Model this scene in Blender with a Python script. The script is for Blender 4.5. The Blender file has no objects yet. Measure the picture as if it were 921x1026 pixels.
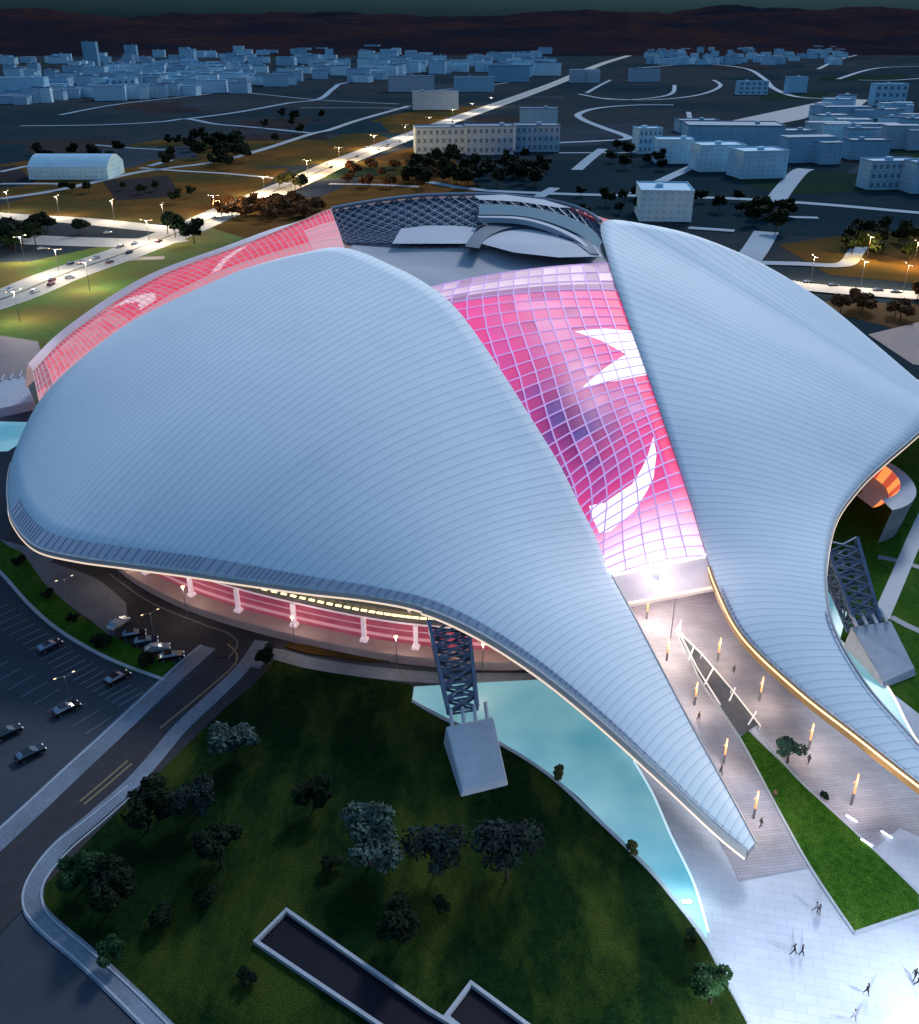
import bpy, bmesh, math, random
from mathutils import Vector, Matrix
from mathutils.geometry import tessellate_polygon
R = math.radians
random.seed(7)
scene = bpy.context.scene
COL = scene.collection

# ------------------------------------------------------------------ survey frame
F = 950.0; PITCH = math.atan(488/950.0); CH = 100.0
SP, CP = math.sin(PITCH), math.cos(PITCH)
def at(px, py, z=0.0):
    """point of the height z seen along the given bearing"""
    dx = (px-460.5)/F; dy = (py-513.0)/F
    d = (dx, CP-dy*SP, -SP-dy*CP)
    t = (z-CH)/d[2]
    return Vector((d[0]*t, d[1]*t, z))
def ppm(py):
    dy = (py-513.0)/F
    return F*(SP+dy*CP)/CH     # pixels per metre on the ground

# ------------------------------------------------------------------ object helpers
def tag(o, label=None, cat=None, group=None, kind=None):
    if label: o['label'] = label
    if cat: o['category'] = cat
    if group: o['group'] = group
    if kind: o['kind'] = kind
    return o
def thing(name, label, cat, loc=(0,0,0), rz=0, group=None):
    o = bpy.data.objects.new(name, None); COL.objects.link(o)
    o.empty_display_size = 0.5
    o.location = loc; o.rotation_euler = (0,0,rz)
    return tag(o, label, cat, group)
class MB:
    def __init__(s): s.v=[]; s.f=[]; s.m=[]; s.cur=0
    def add(s, vs, fs):
        n=len(s.v); s.v += [tuple(v) for v in vs]
        for f in fs: s.f.append(tuple(i+n for i in f)); s.m.append(s.cur)
    def box(s, c, size, rz=0, taper=1.0):
        x,y,z=[k/2 for k in size]; vs=[]
        ca,sa=math.cos(rz),math.sin(rz)
        for dz in (-1,1):
            k = taper if dz==1 else 1.0
            for a,b in ((-1,-1),(1,-1),(1,1),(-1,1)):
                X,Y=a*x*k,b*y*k
                vs.append((c[0]+X*ca-Y*sa, c[1]+X*sa+Y*ca, c[2]+dz*z))
        s.add(vs,[(3,2,1,0),(4,5,6,7),(0,1,5,4),(1,2,6,5),(2,3,7,6),(3,0,4,7)])
    def bar(s, a, b, r, n=4, r2=None):
        a=Vector(a); b=Vector(b); r2 = r if r2 is None else r2
        d=(b-a)
        if d.length<1e-6: return
        d.normalize()
        up=Vector((0,0,1)) if abs(d.z)<0.95 else Vector((1,0,0))
        u=d.cross(up).normalized(); w=d.cross(u).normalized()
        vs=[]
        for p,rr in ((a,r),(b,r2)):
            for k in range(n):
                t=2*math.pi*(k+.5)/n
                vs.append(p+u*math.cos(t)*rr+w*math.sin(t)*rr)
        fs=[(k,(k+1)%n,n+(k+1)%n,n+k) for k in range(n)]
        fs.append(tuple(range(n-1,-1,-1))); fs.append(tuple(range(n,2*n)))
        s.add(vs,fs)
    def poly(s, pts, z0=None, thick=0.0):
        """flat (or prism) polygon, pts world"""
        pts=[Vector(p) for p in pts]
        tris=tessellate_polygon([pts])
        n=len(pts)
        area=sum(pts[i].x*pts[(i+1)%n].y-pts[(i+1)%n].x*pts[i].y for i in range(n))
        if area<0: pts=pts[::-1]; tris=tessellate_polygon([pts])
        fs=[]
        for t in tris:
            a,b,c=[pts[i] for i in t]
            if (b-a).cross(c-a).z<0: t=(t[0],t[2],t[1])
            fs.append(tuple(t))
        s.add(pts,fs)
        if thick>0:
            low=[p-Vector((0,0,thick)) for p in pts]
            s.add(pts+low,[(n+i,n+(i+1)%n,(i+1)%n,i) for i in range(n)])
    def build(s, name, mats, parent=None, smooth=False):
        me=bpy.data.meshes.new(name); me.from_pydata(s.v,[],s.f)
        if not isinstance(mats,(list,tuple)): mats=[mats]
        for m in mats: me.materials.append(m)
        if len(mats)>1: me.polygons.foreach_set('material_index', s.m)
        if smooth: me.polygons.foreach_set('use_smooth',[True]*len(me.polygons))
        me.update()
        o=bpy.data.objects.new(name,me); COL.objects.link(o)
        if parent: o.parent=parent
        return o
def children(o): return [c for c in bpy.data.objects if c.parent==o]
def copy_tree(o, parent=None, kids=None):
    c=o.copy(); COL.objects.link(c); c.parent=parent
    for ch in (KIDS.get(o.name) or []):
        copy_tree(ch, c)
    return c
KIDS={}
def register(root):
    KIDS[root.name]=children(root)
    for k in KIDS[root.name]: KIDS[k.name]=children(k)

# ------------------------------------------------------------------ materials
def base_mat(name):
    m=bpy.data.materials.new(name); m.use_nodes=True
    nt=m.node_tree; b=nt.nodes['Principled BSDF']; return m,nt,b
def N(nt,t,**kw):
    n=nt.nodes.new(t)
    for k,v in kw.items(): setattr(n,k,v)
    return n
def mat(name, c1, c2=None, scale=1.0, rough=0.7, metal=0.0, emit=None, estr=0.0, bump=0.0, spec=0.3, detail=6, coord='Object', c3=None, scale2=None, dist=0.0):
    m,nt,b=base_mat(name); L=nt.links
    b.inputs['Roughness'].default_value=rough; b.inputs['Metallic'].default_value=metal
    b.inputs['Specular IOR Level'].default_value=spec
    c1=(*c1,1)
    if c2 is None: b.inputs['Base Color'].default_value=c1
    else:
        tc=N(nt,'ShaderNodeTexCoord'); no=N(nt,'ShaderNodeTexNoise')
        no.inputs['Scale'].default_value=scale; no.inputs['Detail'].default_value=detail; no.inputs['Roughness'].default_value=.62
        no.inputs['Distortion'].default_value=dist
        L.new(tc.outputs[coord],no.inputs['Vector'])
        mr=N(nt,'ShaderNodeMapRange'); mr.inputs['From Min'].default_value=.33; mr.inputs['From Max'].default_value=.67
        L.new(no.outputs['Fac'],mr.inputs['Value'])
        mx=N(nt,'ShaderNodeMix',data_type='RGBA'); mx.inputs['A'].default_value=c1; mx.inputs['B'].default_value=(*c2,1)
        L.new(mr.outputs['Result'],mx.inputs['Factor']); out=mx.outputs['Result']
        if c3:
            n2=N(nt,'ShaderNodeTexNoise'); n2.inputs['Scale'].default_value=scale2; n2.inputs['Detail'].default_value=4
            L.new(tc.outputs[coord],n2.inputs['Vector'])
            m2=N(nt,'ShaderNodeMapRange'); m2.inputs['From Min'].default_value=.42; m2.inputs['From Max'].default_value=.6
            L.new(n2.outputs['Fac'],m2.inputs['Value'])
            x2=N(nt,'ShaderNodeMix',data_type='RGBA'); L.new(m2.outputs['Result'],x2.inputs['Factor'])
            L.new(out,x2.inputs['A']); x2.inputs['B'].default_value=(*c3,1); out=x2.outputs['Result']
        L.new(out,b.inputs['Base Color'])
        if bump>0:
            bp=N(nt,'ShaderNodeBump'); bp.inputs['Strength'].default_value=bump
            L.new(no.outputs['Fac'],bp.inputs['Height']); L.new(bp.outputs['Normal'],b.inputs['Normal'])
    if emit:
        b.inputs['Emission Color'].default_value=(*emit,1); b.inputs['Emission Strength'].default_value=estr
    return m
def roof_mat(name, n, dark=0.72):
    """sheet-metal roofing: courses run along the UV v direction, lapped like shingles"""
    m,nt,b=base_mat(name); L=nt.links
    b.inputs['Roughness'].default_value=.72; b.inputs['Metallic'].default_value=0; b.inputs['Specular IOR Level'].default_value=.15
    uv=N(nt,'ShaderNodeUVMap'); sx=N(nt,'ShaderNodeSeparateXYZ'); L.new(uv.outputs['UV'],sx.inputs[0])
    mu=N(nt,'ShaderNodeMath',operation='MULTIPLY'); mu.inputs[1].default_value=n; L.new(sx.outputs['Y'],mu.inputs[0])
    fr=N(nt,'ShaderNodeMath',operation='FRACT'); L.new(mu.outputs[0],fr.inputs[0])
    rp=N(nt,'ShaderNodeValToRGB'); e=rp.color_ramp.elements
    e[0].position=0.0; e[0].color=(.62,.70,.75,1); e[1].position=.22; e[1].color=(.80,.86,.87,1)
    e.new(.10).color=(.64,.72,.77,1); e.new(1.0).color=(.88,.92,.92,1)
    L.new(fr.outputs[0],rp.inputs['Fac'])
    # thin standing seams the other way and faint weathering
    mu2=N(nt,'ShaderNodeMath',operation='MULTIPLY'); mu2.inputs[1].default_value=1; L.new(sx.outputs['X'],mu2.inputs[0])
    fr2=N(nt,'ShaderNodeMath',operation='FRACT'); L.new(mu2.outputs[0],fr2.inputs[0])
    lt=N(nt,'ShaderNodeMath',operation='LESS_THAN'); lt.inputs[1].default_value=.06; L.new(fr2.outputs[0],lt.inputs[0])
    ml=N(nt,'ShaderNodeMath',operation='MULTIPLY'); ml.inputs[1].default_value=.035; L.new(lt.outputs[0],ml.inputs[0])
    tc=N(nt,'ShaderNodeTexCoord'); no=N(nt,'ShaderNodeTexNoise'); no.inputs['Scale'].default_value=.05; no.inputs['Detail'].default_value=9; no.inputs['Roughness'].default_value=.7
    L.new(tc.outputs['Object'],no.inputs['Vector'])
    mr=N(nt,'ShaderNodeMapRange'); mr.inputs['To Min'].default_value=-.10; mr.inputs['To Max'].default_value=.24; L.new(no.outputs['Fac'],mr.inputs['Value'])
    ad=N(nt,'ShaderNodeMath',operation='ADD'); L.new(ml.outputs[0],ad.inputs[0]); L.new(mr.outputs[0],ad.inputs[1])
    mx=N(nt,'ShaderNodeMix',data_type='RGBA'); L.new(ad.outputs[0],mx.inputs['Factor']); L.new(rp.outputs['Color'],mx.inputs['A']); mx.inputs['B'].default_value=(.25,.32,.42,1)
    L.new(mx.outputs['Result'],b.inputs['Base Color'])
    bp=N(nt,'ShaderNodeBump'); bp.inputs['Strength'].default_value=.22; bp.inputs['Distance'].default_value=.15
    L.new(fr.outputs[0],bp.inputs['Height']); L.new(bp.outputs['Normal'],b.inputs['Normal'])
    return m
def tile_mat(name, c1, c2, mortar, w, h, rot=0.0, rough=.6, off=.5, ms=.02, patch=.12):
    m,nt,b=base_mat(name); L=nt.links; b.inputs['Roughness'].default_value=rough
    tc=N(nt,'ShaderNodeTexCoord'); mp=N(nt,'ShaderNodeMapping'); mp.inputs['Rotation'].default_value=(0,0,rot)
    L.new(tc.outputs['Object'],mp.inputs['Vector'])
    br=N(nt,'ShaderNodeTexBrick'); br.offset=off; br.inputs['Scale'].default_value=1
    br.inputs['Color1'].default_value=(*c1,1); br.inputs['Color2'].default_value=(*c2,1); br.inputs['Mortar'].default_value=(*mortar,1)
    br.inputs['Brick Width'].default_value=w; br.inputs['Row Height'].default_value=h; br.inputs['Mortar Size'].default_value=ms
    L.new(mp.outputs[0],br.inputs['Vector'])
    no=N(nt,'ShaderNodeTexNoise'); no.inputs['Scale'].default_value=patch; no.inputs['Detail'].default_value=6; L.new(tc.outputs['Object'],no.inputs['Vector'])
    mr=N(nt,'ShaderNodeMapRange'); mr.inputs['From Min'].default_value=.3; mr.inputs['From Max'].default_value=.7; mr.inputs['To Min'].default_value=.62; mr.inputs['To Max'].default_value=1.1
    L.new(no.outputs['Fac'],mr.inputs['Value'])
    mx=N(nt,'ShaderNodeMix',data_type='RGBA',blend_type='MULTIPLY'); mx.inputs['Factor'].default_value=1
    L.new(br.outputs['Color'],mx.inputs['A']); L.new(mr.outputs[0],mx.inputs['B']); L.new(mx.outputs['Result'],b.inputs['Base Color'])
    return m
def vcol_mat(name, base=.25, estr=1.0):
    m,nt,b=base_mat(name); L=nt.links
    a=N(nt,'ShaderNodeVertexColor'); a.layer_name='Col'
    L.new(a.outputs['Color'],b.inputs['Emission Color']); b.inputs['Emission Strength'].default_value=estr
    b.inputs['Base Color'].default_value=(.10,.04,.07,1); b.inputs['Roughness'].default_value=.5; b.inputs['Specular IOR Level'].default_value=.1
    return m
M={}
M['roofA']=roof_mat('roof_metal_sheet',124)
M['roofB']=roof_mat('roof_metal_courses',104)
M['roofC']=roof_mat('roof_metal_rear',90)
M['soffit']=mat('soffit_panel',(.32,.33,.36),(.24,.25,.28),.3)
M['fascia']=mat('fascia_metal',(.50,.48,.46),(.42,.42,.43),.4,rough=.45)
M['fin']=mat('louvre_fin',(.24,.27,.36),rough=.5)
M['louvre']=mat('louvre_band',(.60,.57,.63),(.52,.50,.57),.5,rough=.6)
M['goldlight']=mat('warm_led_line',(.9,.8,.6),emit=(1.0,.62,.25),estr=1.9)
M['softlight']=mat('pale_led_line',(.9,.85,.8),emit=(1.0,.72,.46),estr=.85)
M['whitelight']=mat('white_led_line',(.9,.9,.9),emit=(.9,.95,1.0),estr=1.3)
M['glass']=vcol_mat('media_facade_glass',estr=1.0)
M['mull']=mat('facade_mullion',(.5,.4,.6),rough=.4,emit=(.62,.36,.80),estr=.5)
M['mull2']=mat('facade_mullion_pale',(.6,.55,.58),rough=.4,emit=(.8,.4,.45),estr=.25)
M['emblem']=mat('lit_emblem',(.9,.9,.9),emit=(1,.93,.97),estr=1.0)
M['steel']=mat('blue_grey_steel',(.15,.20,.29),(.10,.14,.22),.6,rough=.45,metal=.3)
M['lattice']=mat('dark_lattice_steel',(.05,.07,.11),rough=.4,metal=.4)
M['latglass']=mat('dark_roof_glass',(.05,.07,.10),(.10,.13,.18),.25,rough=.15,spec=.6)
M['membrane']=mat('grey_membrane',(.40,.40,.43),(.30,.31,.35),.05,rough=.6)
M['membrane2']=mat('pale_membrane',(.50,.51,.56),(.42,.44,.49),.08,rough=.6)
M['concrete']=mat('pale_concrete',(.52,.55,.60),(.43,.46,.51),.5,rough=.8,bump=.1)
M['concrete_d']=mat('side_concrete',(.30,.32,.38),(.23,.25,.30),.5,rough=.85,bump=.1)
M['pinkglass']=mat('lit_pink_glazing',(.3,.05,.08),(.5,.12,.16),.22,rough=.3,emit=(.62,.10,.19),estr=.23)
M['pinkpale']=mat('pink_lit_wall',(.40,.32,.31),(.32,.24,.23),.2,rough=.6,emit=(.9,.5,.42),estr=.05)
M['orangeglass']=mat('lit_orange_glazing',(.4,.15,.05),(.6,.3,.1),.5,rough=.3,emit=(1,.30,.08),estr=1.1)
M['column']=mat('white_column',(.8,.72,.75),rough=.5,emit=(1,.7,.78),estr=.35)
M['asphalt']=mat('asphalt',(.036,.043,.060),(.026,.032,.048),.35,rough=.8,c3=(.045,.052,.07),scale2=.03)
M['asphalt_d']=mat('dark_road_asphalt',(.040,.036,.042),(.026,.024,.030),.6,rough=.8)
M['pave']=tile_mat('footpath_slabs',(.20,.235,.29),(.165,.20,.25),(.09,.11,.14),.9,.6,rot=.7)
M['paveg']=tile_mat('forecourt_paving',(.17,.18,.215),(.14,.15,.185),(.07,.08,.1),1.2,.5,rot=.9,ms=.05)
M['kerb']=mat('kerb_stone',(.42,.47,.50),(.34,.38,.42),.8,rough=.7)
M['plaza']=tile_mat('plaza_slabs',(.50,.55,.64),(.46,.51,.60),(.36,.41,.50),2.6,1.3,rot=.22,ms=.035,patch=.06)
M['deck']=tile_mat('timber_deck',(.33,.335,.40),(.28,.285,.35),(.17,.18,.23),3.4,.5,rot=-.12,ms=.035,patch=.12)
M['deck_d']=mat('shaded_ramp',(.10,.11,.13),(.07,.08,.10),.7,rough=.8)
M['lawn']=mat('lawn_grass',(.004,.013,.004),(.010,.026,.006),.55,rough=.95,spec=.05,bump=.6,c3=(.050,.066,.012),scale2=.032,detail=10)
M['lawnB']=mat('bright_lawn',(.030,.10,.010),(.050,.145,.014),.7,rough=.95,spec=.05,bump=.6,detail=10,c3=(.022,.075,.012),scale2=.12)
M['lawnC']=mat('verge_grass',(.065,.120,.028),(.10,.16,.035),.3,rough=.95,spec=.05,bump=.4,c3=(.12,.095,.025),scale2=.02)
M['soil']=mat('brown_plant_bed',(.09,.045,.012),(.055,.035,.012),.5,rough=.95,spec=.05)
M['road']=mat('road_surface',(.36,.35,.33),(.28,.275,.265),.05,rough=.75)
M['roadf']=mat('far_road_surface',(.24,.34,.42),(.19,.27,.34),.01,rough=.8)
M['field']=mat('hazy_field',(.030,.042,.052),(.050,.052,.054),.02,rough=1,spec=0,c3=(.020,.036,.046),scale2=.003)  # lightened towards blue, so distant haze sits in the ground colour
M['fieldo']=mat('amber_glow_field',(.17,.082,.024),(.085,.048,.018),.05,rough=1,spec=0,c3=(.055,.050,.020),scale2=.012)  # warm glow of the highway lamps painted into the ground as amber
M['fieldd']=mat('navy_field',(.014,.030,.042),(.022,.040,.046),.02,rough=1,spec=0)
M['hill']=mat('hill_ground',(.048,.024,.022),(.018,.014,.019),.013,rough=1,spec=0,c3=(.014,.014,.022),scale2=.0015,detail=12)
M['paint']=mat('white_road_paint',(.30,.32,.34),(.2,.22,.24),2,rough=.7)
M['painty']=mat('yellow_road_paint',(.30,.21,.10),(.2,.15,.08),2,rough=.7)
M['bark']=mat('tree_bark',(.05,.038,.028),(.03,.022,.018),3,rough=.9)
M['frame']=mat('white_painted_steel',(.75,.75,.75),rough=.4,emit=(1,.95,.9),estr=.18)
M['pit']=mat('dark_slate_floor',(.006,.005,.010),(.012,.010,.018),.1,rough=.6,spec=.1)
M['rim']=mat('pale_stone_rim',(.40,.42,.46),(.32,.34,.38),1,rough=.7)
M['pole']=mat('grey_lamp_pole',(.2,.2,.22),rough=.4,metal=.5)
M['lampwarm']=mat('warm_lamp_glass',(.9,.7,.4),emit=(1,.72,.42),estr=1.6)
M['lampcool']=mat('cool_lamp_glass',(.9,.9,.9),emit=(.85,.93,1),estr=8)
M['pillarlight']=mat('glowing_pillar',(.25,.09,.03),emit=(1.0,.42,.17),estr=1.0)
M['tyre']=mat('tyre_rubber',(.02,.02,.02),rough=.8)
M['carglass']=mat('car_window_glass',(.25,.30,.36),rough=.08,spec=.8,metal=.4)
M['headlight']=mat('car_headlight',(.8,.8,.8),emit=(.9,.95,1),estr=.5)
M['tail']=mat('car_tail_light',(.3,.02,.02),rough=.3)
M['rimm']=mat('wheel_rim',(.4,.4,.42),rough=.3,metal=.8)
def car_paint(n,c): return mat('car_paint_'+n,c,rough=.22,spec=.6,metal=.3)
CP_=[car_paint('black',(.012,.013,.018)),car_paint('silver',(.38,.40,.43)),car_paint('white',(.65,.66,.68)),car_paint('navy',(.02,.03,.07)),car_paint('red',(.2,.02,.02))]
# water; underwater lighting is painted in as emission of its own colour
def water():
    m,nt,b=base_mat('pool_water'); L=nt.links
    tc=N(nt,'ShaderNodeTexCoord'); no=N(nt,'ShaderNodeTexNoise'); no.inputs['Scale'].default_value=.055; no.inputs['Detail'].default_value=3
    L.new(tc.outputs['Object'],no.inputs['Vector'])
    rp=N(nt,'ShaderNodeValToRGB'); e=rp.color_ramp.elements
    e[0].position=.35; e[0].color=(.09,.32,.40,1); e[1].position=.68; e[1].color=(.26,.50,.54,1)
    L.new(no.outputs['Fac'],rp.inputs['Fac']); L.new(rp.outputs['Color'],b.inputs['Base Color'])
    L.new(rp.outputs['Color'],b.inputs['Emission Color']); b.inputs['Emission Strength'].default_value=.62
    b.inputs['Roughness'].default_value=.38
    n2=N(nt,'ShaderNodeTexNoise'); n2.inputs['Scale'].default_value=1.3; n2.inputs['Detail'].default_value=5; L.new(tc.outputs['Object'],n2.inputs['Vector'])
    bp=N(nt,'ShaderNodeBump'); bp.inputs['Strength'].default_value=.12; L.new(n2.outputs['Fac'],bp.inputs['Height']); L.new(bp.outputs['Normal'],b.inputs['Normal'])
    return m
M['water']=water()
def lawnmat(name,dark,mid,lit,scale2,litamt):
    m,nt,b=base_mat(name); L=nt.links; b.inputs['Roughness'].default_value=.95; b.inputs['Specular IOR Level'].default_value=.04
    tc=N(nt,'ShaderNodeTexCoord')
    def noi(sc,det,lo,hi,stretch=None):
        n=N(nt,'ShaderNodeTexNoise'); n.inputs['Scale'].default_value=sc; n.inputs['Detail'].default_value=det; n.inputs['Roughness'].default_value=.65
        if stretch:
            mp=N(nt,'ShaderNodeMapping'); mp.inputs['Rotation'].default_value=(0,0,.35); mp.inputs['Scale'].default_value=stretch; L.new(tc.outputs['Object'],mp.inputs['Vector']); L.new(mp.outputs[0],n.inputs['Vector'])
        else: L.new(tc.outputs['Object'],n.inputs['Vector'])
        r=N(nt,'ShaderNodeMapRange'); r.inputs['From Min'].default_value=lo; r.inputs['From Max'].default_value=hi; L.new(n.outputs['Fac'],r.inputs['Value']); return r.outputs[0],n
    def mixn(f,A,B,bt='MIX'):
        x=N(nt,'ShaderNodeMix',data_type='RGBA',blend_type=bt)
        if isinstance(f,float): x.inputs['Factor'].default_value=f
        else: L.new(f,x.inputs['Factor'])
        for s,v in (('A',A),('B',B)):
            if isinstance(v,tuple): x.inputs[s].default_value=(*v,1)
            else: L.new(v,x.inputs[s])
        return x.outputs['Result']
    f1,n1=noi(.9,8,.35,.65); c=mixn(f1,dark,mid)
    f2,_=noi(scale2,7,.47,.47+litamt,(1.6,.7,1)); c=mixn(f2,c,lit)  # lit patches and streaks of light painted into the grass colour
    f3,n3=noi(4.5,6,.35,.68); g=N(nt,'ShaderNodeMapRange'); g.inputs['To Min'].default_value=.45; g.inputs['To Max'].default_value=1.5; L.new(f3,g.inputs['Value'])
    c=mixn(1.0,c,g.outputs[0],'MULTIPLY'); L.new(c,b.inputs['Base Color'])
    bp=N(nt,'ShaderNodeBump'); bp.inputs['Strength'].default_value=.9; bp.inputs['Distance'].default_value=.3; L.new(n3.outputs['Fac'],bp.inputs['Height']); L.new(bp.outputs['Normal'],b.inputs['Normal'])
    return m
M['lawn']=lawnmat('lawn_grass',(.003,.014,.004),(.008,.030,.007),(.044,.066,.011),.045,.14)
M['lawnB']=lawnmat('bright_lawn',(.020,.080,.007),(.045,.135,.012),(.070,.150,.020),.12,.2)
def leafmat(name,a,b2):
    return mat(name,a,b2,1.1,rough=.8,spec=.1,c3=tuple(x*.45 for x in a),scale2=.6)
M['leaf_dark']=leafmat('dark_leaves',(.006,.016,.008),(.013,.028,.010))
M['leaf_pale']=leafmat('silver_green_leaves',(.065,.105,.085),(.10,.14,.12))
M['leaf_grey']=leafmat('grey_green_leaves',(.016,.030,.026),(.032,.048,.042))
M['leaf_mid']=leafmat('mid_green_leaves',(.020,.060,.020),(.035,.085,.030))
M['leaf_rust']=leafmat('rusty_leaves',(.20,.085,.028),(.13,.060,.022))
M['leaf_olive']=leafmat('olive_leaves',(.055,.060,.020),(.08,.085,.03))
M['leaf_fresh']=leafmat('fresh_leaves',(.055,.12,.075),(.085,.16,.10))
# buildings: plaster with faint storey lines and window bays
def block_mat(name,c,win=.62,storey=3.4,bay=4.0):
    m,nt,b=base_mat(name); L=nt.links; b.inputs['Roughness'].default_value=.8
    tc=N(nt,'ShaderNodeTexCoord'); sx=N(nt,'ShaderNodeSeparateXYZ'); L.new(tc.outputs['Object'],sx.inputs[0])
    def cell(sock,per,lo,hi):
        d=N(nt,'ShaderNodeMath',operation='DIVIDE'); d.inputs[1].default_value=per; L.new(sock,d.inputs[0])
        f=N(nt,'ShaderNodeMath',operation='FRACT'); L.new(d.outputs[0],f.inputs[0])
        a=N(nt,'ShaderNodeMath',operation='GREATER_THAN'); a.inputs[1].default_value=lo; L.new(f.outputs[0],a.inputs[0])
        q=N(nt,'ShaderNodeMath',operation='LESS_THAN'); q.inputs[1].default_value=hi; L.new(f.outputs[0],q.inputs[0])
        r=N(nt,'ShaderNodeMath',operation='MULTIPLY'); L.new(a.outputs[0],r.inputs[0]); L.new(q.outputs[0],r.inputs[1]); return r.outputs[0]
    ax=N(nt,'ShaderNodeMath',operation='ADD'); L.new(sx.outputs['X'],ax.inputs[0]); L.new(sx.outputs['Y'],ax.inputs[1])
    r=N(nt,'ShaderNodeMath',operation='MULTIPLY'); L.new(cell(ax.outputs[0],bay,.3,.7),r.inputs[0]); L.new(cell(sx.outputs['Z'],storey,.35,.78),r.inputs[1])
    k=N(nt,'ShaderNodeMath',operation='MULTIPLY'); k.inputs[1].default_value=win; L.new(r.outputs[0],k.inputs[0])
    no=N(nt,'ShaderNodeTexNoise'); no.inputs['Scale'].default_value=.15; L.new(tc.outputs['Object'],no.inputs['Vector'])
    mx0=N(nt,'ShaderNodeMix',data_type='RGBA'); L.new(no.outputs['Fac'],mx0.inputs['Factor']); mx0.inputs['A'].default_value=(*[x*.8 for x in c],1); mx0.inputs['B'].default_value=(*[min(1,x*1.15) for x in c],1)
    mx=N(nt,'ShaderNodeMix',data_type='RGBA'); L.new(k.outputs[0],mx.inputs['Factor']); L.new(mx0.outputs['Result'],mx.inputs['A']); mx.inputs['B'].default_value=(c[0]*.35,c[1]*.4,c[2]*.5,1)
    L.new(mx.outputs['Result'],b.inputs['Base Color']); return m
M['block']=[block_mat('pale_plaster',(.34,.56,.68),.4),block_mat('blue_grey_plaster',(.26,.46,.58),.35),block_mat('grey_plaster',(.40,.50,.58),.35),block_mat('bright_plaster',(.42,.68,.80),.35)]
M['blockfar']=[block_mat('hazy_plaster',(.50,.72,.84),.35,4,6),block_mat('hazy_blue_plaster',(.62,.84,.95),.3,4,6),block_mat('hazy_grey_plaster',(.38,.58,.70),.35,4,6)]  # far walls paled, with distance haze put into their colour
M['roofflat']=[mat('flat_roof_felt',(.26,.46,.58),(.22,.40,.52),.1),mat('flat_roof_gravel',(.15,.27,.37),(.12,.22,.31),.1),mat('flat_roof_grey',(.24,.33,.41),(.2,.28,.36),.1),mat('flat_roof_pale',(.38,.62,.74),(.33,.55,.66),.1)]
M['windowglass']=mat('dark_window_glass',(.14,.21,.28),rough=.15)

# ------------------------------------------------------------------ curves
def cr(pts, n):
    """Catmull-Rom through pts; returns n+1 samples evenly spaced in station"""
    m=len(pts)-1; out=[]
    for i in range(n+1):
        t=i/n*m; k=min(int(t),m-1); f=t-k
        p0=pts[max(k-1,0)]; p1=pts[k]; p2=pts[k+1]; p3=pts[min(k+2,m)]
        out.append(0.5*((2*p1)+(p2-p0)*f+(2*p0-5*p1+4*p2-p3)*f*f+(3*p1-p0-3*p2+p3)*f**3))
    return out
def W(l): return [at(*p) for p in l]
def relax(pts, k=1):
    for _ in range(k):
        pts=[pts[0]]+[(pts[i-1]+pts[i]*2+pts[i+1])/4 for i in range(1,len(pts)-1)]+[pts[-1]]
    return pts
# the west shell, matched stations: (outer eave) <-> (inner ridge), eastings/northings by bearing and height
LA=[(36,410,14.5),(25,428,15),(17,446,15.5),(11,463,16),(8,479,16),(8,500,16),(13,521,16),(35,546,16),(75,557,16),(125,564,16),(185,572,16),(245,581,16),(310,590,16),(370,597,16),(425,608,16),(480,632,15),(540,670,13),(600,718,10.5),(660,772,7.8),(720,828,5),(750,852,4.2)]
LB=[(40,405,14.8),(85,366,19.5),(130,332,25),(185,297,31.5),(240,271,37.3),(300,254,42.3),(345,248,45),(395,267,44.5),(430,286,43),(460,312,40.3),(500,368,34.2),(530,415,29.3),(560,464,24),(582,508,19.5),(598,540,16),(612,575,13),(635,617,11.4),(662,669,9.6),(697,735,7.2),(735,803,5),(757,845,4.2)]
RB=[(952,400,18),(921,383,18.4),(870,338,25),(820,298,31),(760,262,37),(700,237,42),(650,225,45.2),(604,222,46.5),(610,262,44),(625,308,38.8),(640,350,34.5),(655,392,30.3),(668,430,26.3),(690,495,19.5),(708,555,14),(720,590,12.6),(745,637,11.6),(800,690,9.8),(860,737,7.8),(921,785,6),(1010,850,4)]
RA=[(952,404,18),(951,406,18),(950,407,17.9),(949,408,17.8),(948,409,17.7),(947,410,17.6),(946,411,17.5),(944,413,17.4),(935,420,17.3),(921,432,17),(905,446,16.8),(885,463,16.5),(862,485,16.2),(838,518,16),(828,560,15.8),(828,595,15),(836,632,13.5),(866,684,11),(905,730,8.8),(950,780,6.5),(1015,842,4.4)]
NV=240; NU=22
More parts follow.
